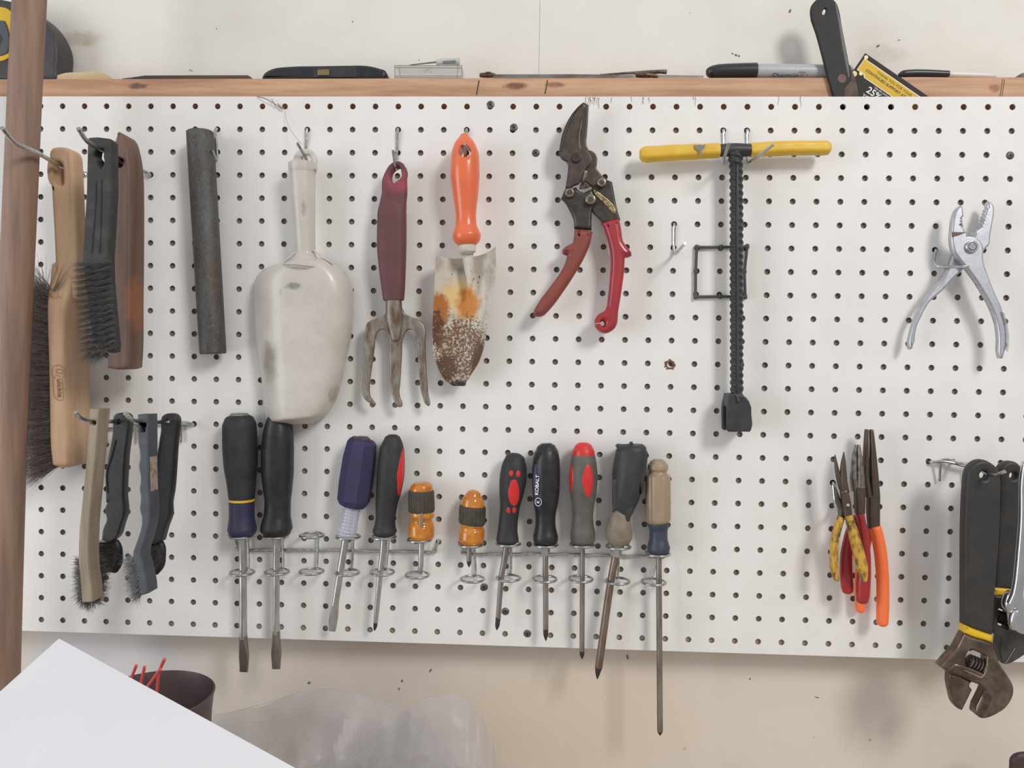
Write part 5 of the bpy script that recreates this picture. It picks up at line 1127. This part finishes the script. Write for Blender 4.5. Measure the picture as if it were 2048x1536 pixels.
# clear plastic bag
M_bag = mat('thin_clear_film', (186, 184, 188), .35, alpha=.42, col2=(176, 173, 176), sc_=12, bump=.5, bsc=35, spec=.5)
bag = thing('plastic_bag', 'crumpled clear plastic bag bunched on the workbench below the scoop', 'plastic bag', Vector((P(700, 1536, .05).x, -.05, BZ)))
from mathutils import noise as mnoise
def film(top, d0, amp, seed, name):
    n = 90; X = [p[0] for p in top]; lo_, hi_ = X[0], X[-1]
    V = []; Fc = []; m = 46
    for i in range(n + 1):
        x = lo_ + (hi_ - lo_) * i / n
        for k in range(len(top) - 1):
            if top[k][0] <= x <= top[k + 1][0]:
                f = (x - top[k][0]) / (top[k + 1][0] - top[k][0]); f = f * f * (3 - 2 * f); y = top[k][1] + (top[k + 1][1] - top[k][1]) * f; break
        tpt = P(x, y, d0)
        for j in range(m + 1):
            s_ = j / m; z = tpt.z + (BZ + .001 - tpt.z) * s_
            p = Vector((tpt.x, 0, z)) * 9 + Vector((seed, 0, 0))
            w = mnoise.noise(p) + .5 * mnoise.noise(p * 2.7) + .35 * (1 - abs(mnoise.noise(p * 3.1 + Vector((9, 0, 0)))) * 2)
            prof_ = math.sin(min(1, s_ * 2.2) * math.pi / 2)
            V.append(Vector((tpt.x + .004 * mnoise.noise(p * 2) * prof_, -d0 - prof_ * (amp * (.9 + .45 * w)), z)))
    for i in range(n):
        for j in range(m):
            a = i * (m + 1) + j; Fc.append((a, a + 1, a + m + 2, a + m + 1))
    return build(name, V, Fc, M_bag, bag, sharp=0)
film([(400, 1520), (430, 1430), (510, 1415), (590, 1390), (655, 1377), (700, 1381), (760, 1402), (805, 1418), (840, 1440), (900, 1500), (930, 1560)], .010, .05, 3.3, 'film')
film([(560, 1560), (700, 1500), (790, 1445), (830, 1410), (860, 1395), (905, 1385), (935, 1400), (960, 1425), (985, 1480), (1000, 1560)], .030, .045, 11.7, 'film')
M_edge = mat('film_edge', (206, 202, 200), .2, alpha=.45)
for pts in [[(828, 1417), (845, 1398), (870, 1391), (900, 1386), (930, 1396), (950, 1415)], [(430, 1430), (470, 1422), (540, 1404), (600, 1384), (655, 1377), (700, 1381), (740, 1395), (795, 1415)], [(700, 1520), (750, 1490), (790, 1455), (830, 1425)], [(958, 1516), (972, 1528), (984, 1540)], [(505, 1446), (530, 1440), (560, 1432)], [(560, 1476), (552, 1492)]]:
    build('crease', *tube_geo([P(x, y, .014 if y < 1440 else .075) for x, y in pts], .0003, seg=5), M_edge, bag)
# white panel leaning in front
Cn = P(118, 1277, .16); u1 = (-1, 1)
def ab(x): return P(-150, 1518, .16 + x), P(640, 1563, .16 + x)
lo_, hi_ = 0, .4
for _ in range(40):
    mid = (lo_ + hi_) / 2; a, b = ab(mid)
    if (a - Cn).dot(b - Cn) < 0: lo_ = mid
    else: hi_ = mid
a, b = ab(lo_); a = Cn + (a - Cn) * 1.25; b = Cn + (b - Cn) * 1.25
nrm = (b - Cn).cross(a - Cn).normalized(); nrm = nrm if nrm.y > 0 else -nrm
th_ = .003; V = [Cn, a, a + b - Cn, b]; V += [v + nrm * th_ for v in V]
o = build('white_panel', V, [(0, 1, 2, 3), (4, 5, 6, 7), (0, 1, 5, 4), (1, 2, 6, 5), (2, 3, 7, 6), (3, 0, 4, 7)], mat('white_card', (222, 221, 224), .6, col2=(218, 217, 220), sc_=12), None, sharp=0)
tagt(o, 'plain white board slanting across the lower left corner in the foreground', 'board')
print('PANEL', [tuple(round(c, 3) for c in v) for v in V[:4]], 'BZ', BZ)
# dark corner object
o = slab('dark_tool_handle', [(2024, 1536), (2026, 1520), (2034, 1512), (2050, 1508), (2085, 1510), (2095, 1540), (2095, 1660), (2020, 1660)], mat('dark_red_brown', (72, 54, 54), .5), None, d=.03, th=.008, bevel=.006)
tagt(o, 'dark reddish-brown object just entering the bottom right corner', 'handle')
# marks on the wall
M_chip = mat('wall_chip', (120, 112, 104), .9)
for grp in ([(1580, 22, 2.2, 4.5)], [(1465, 107, 2, 1.6), (1472, 110, 3, 2), (1478, 112, 2, 2)], [(433, 57, .8, 1.5), (705, 43, 1, 1.6), (838, 120, 1.2, 1), (1380, 26, 1, .8)], [(1798, 80, 3, .8), (1756, 92, 4, 2)], [(861, 1341, 1.6, 4.5), (618, 1366, 3.5, 2.4), (804, 1362, 2, 3), (798, 1378, 2, 2.4)], [(1255, 1314, 2, 5.5)], [(1634, 1395, 5, 1), (1740, 1480, 3, .7), (1500, 1358, 1.5, 2)]):
    mb = MB()
    for (x, y, rx, ry) in grp:
        mb.add(*slab_geo(ell(x, y, rx, ry, 9, random.uniform(-.6, .6)), -WY + .0003, .0004, .0001))
    o = build('wall_mark', mb.V, mb.F, M_chip, bpy.data.objects['wall_back'])
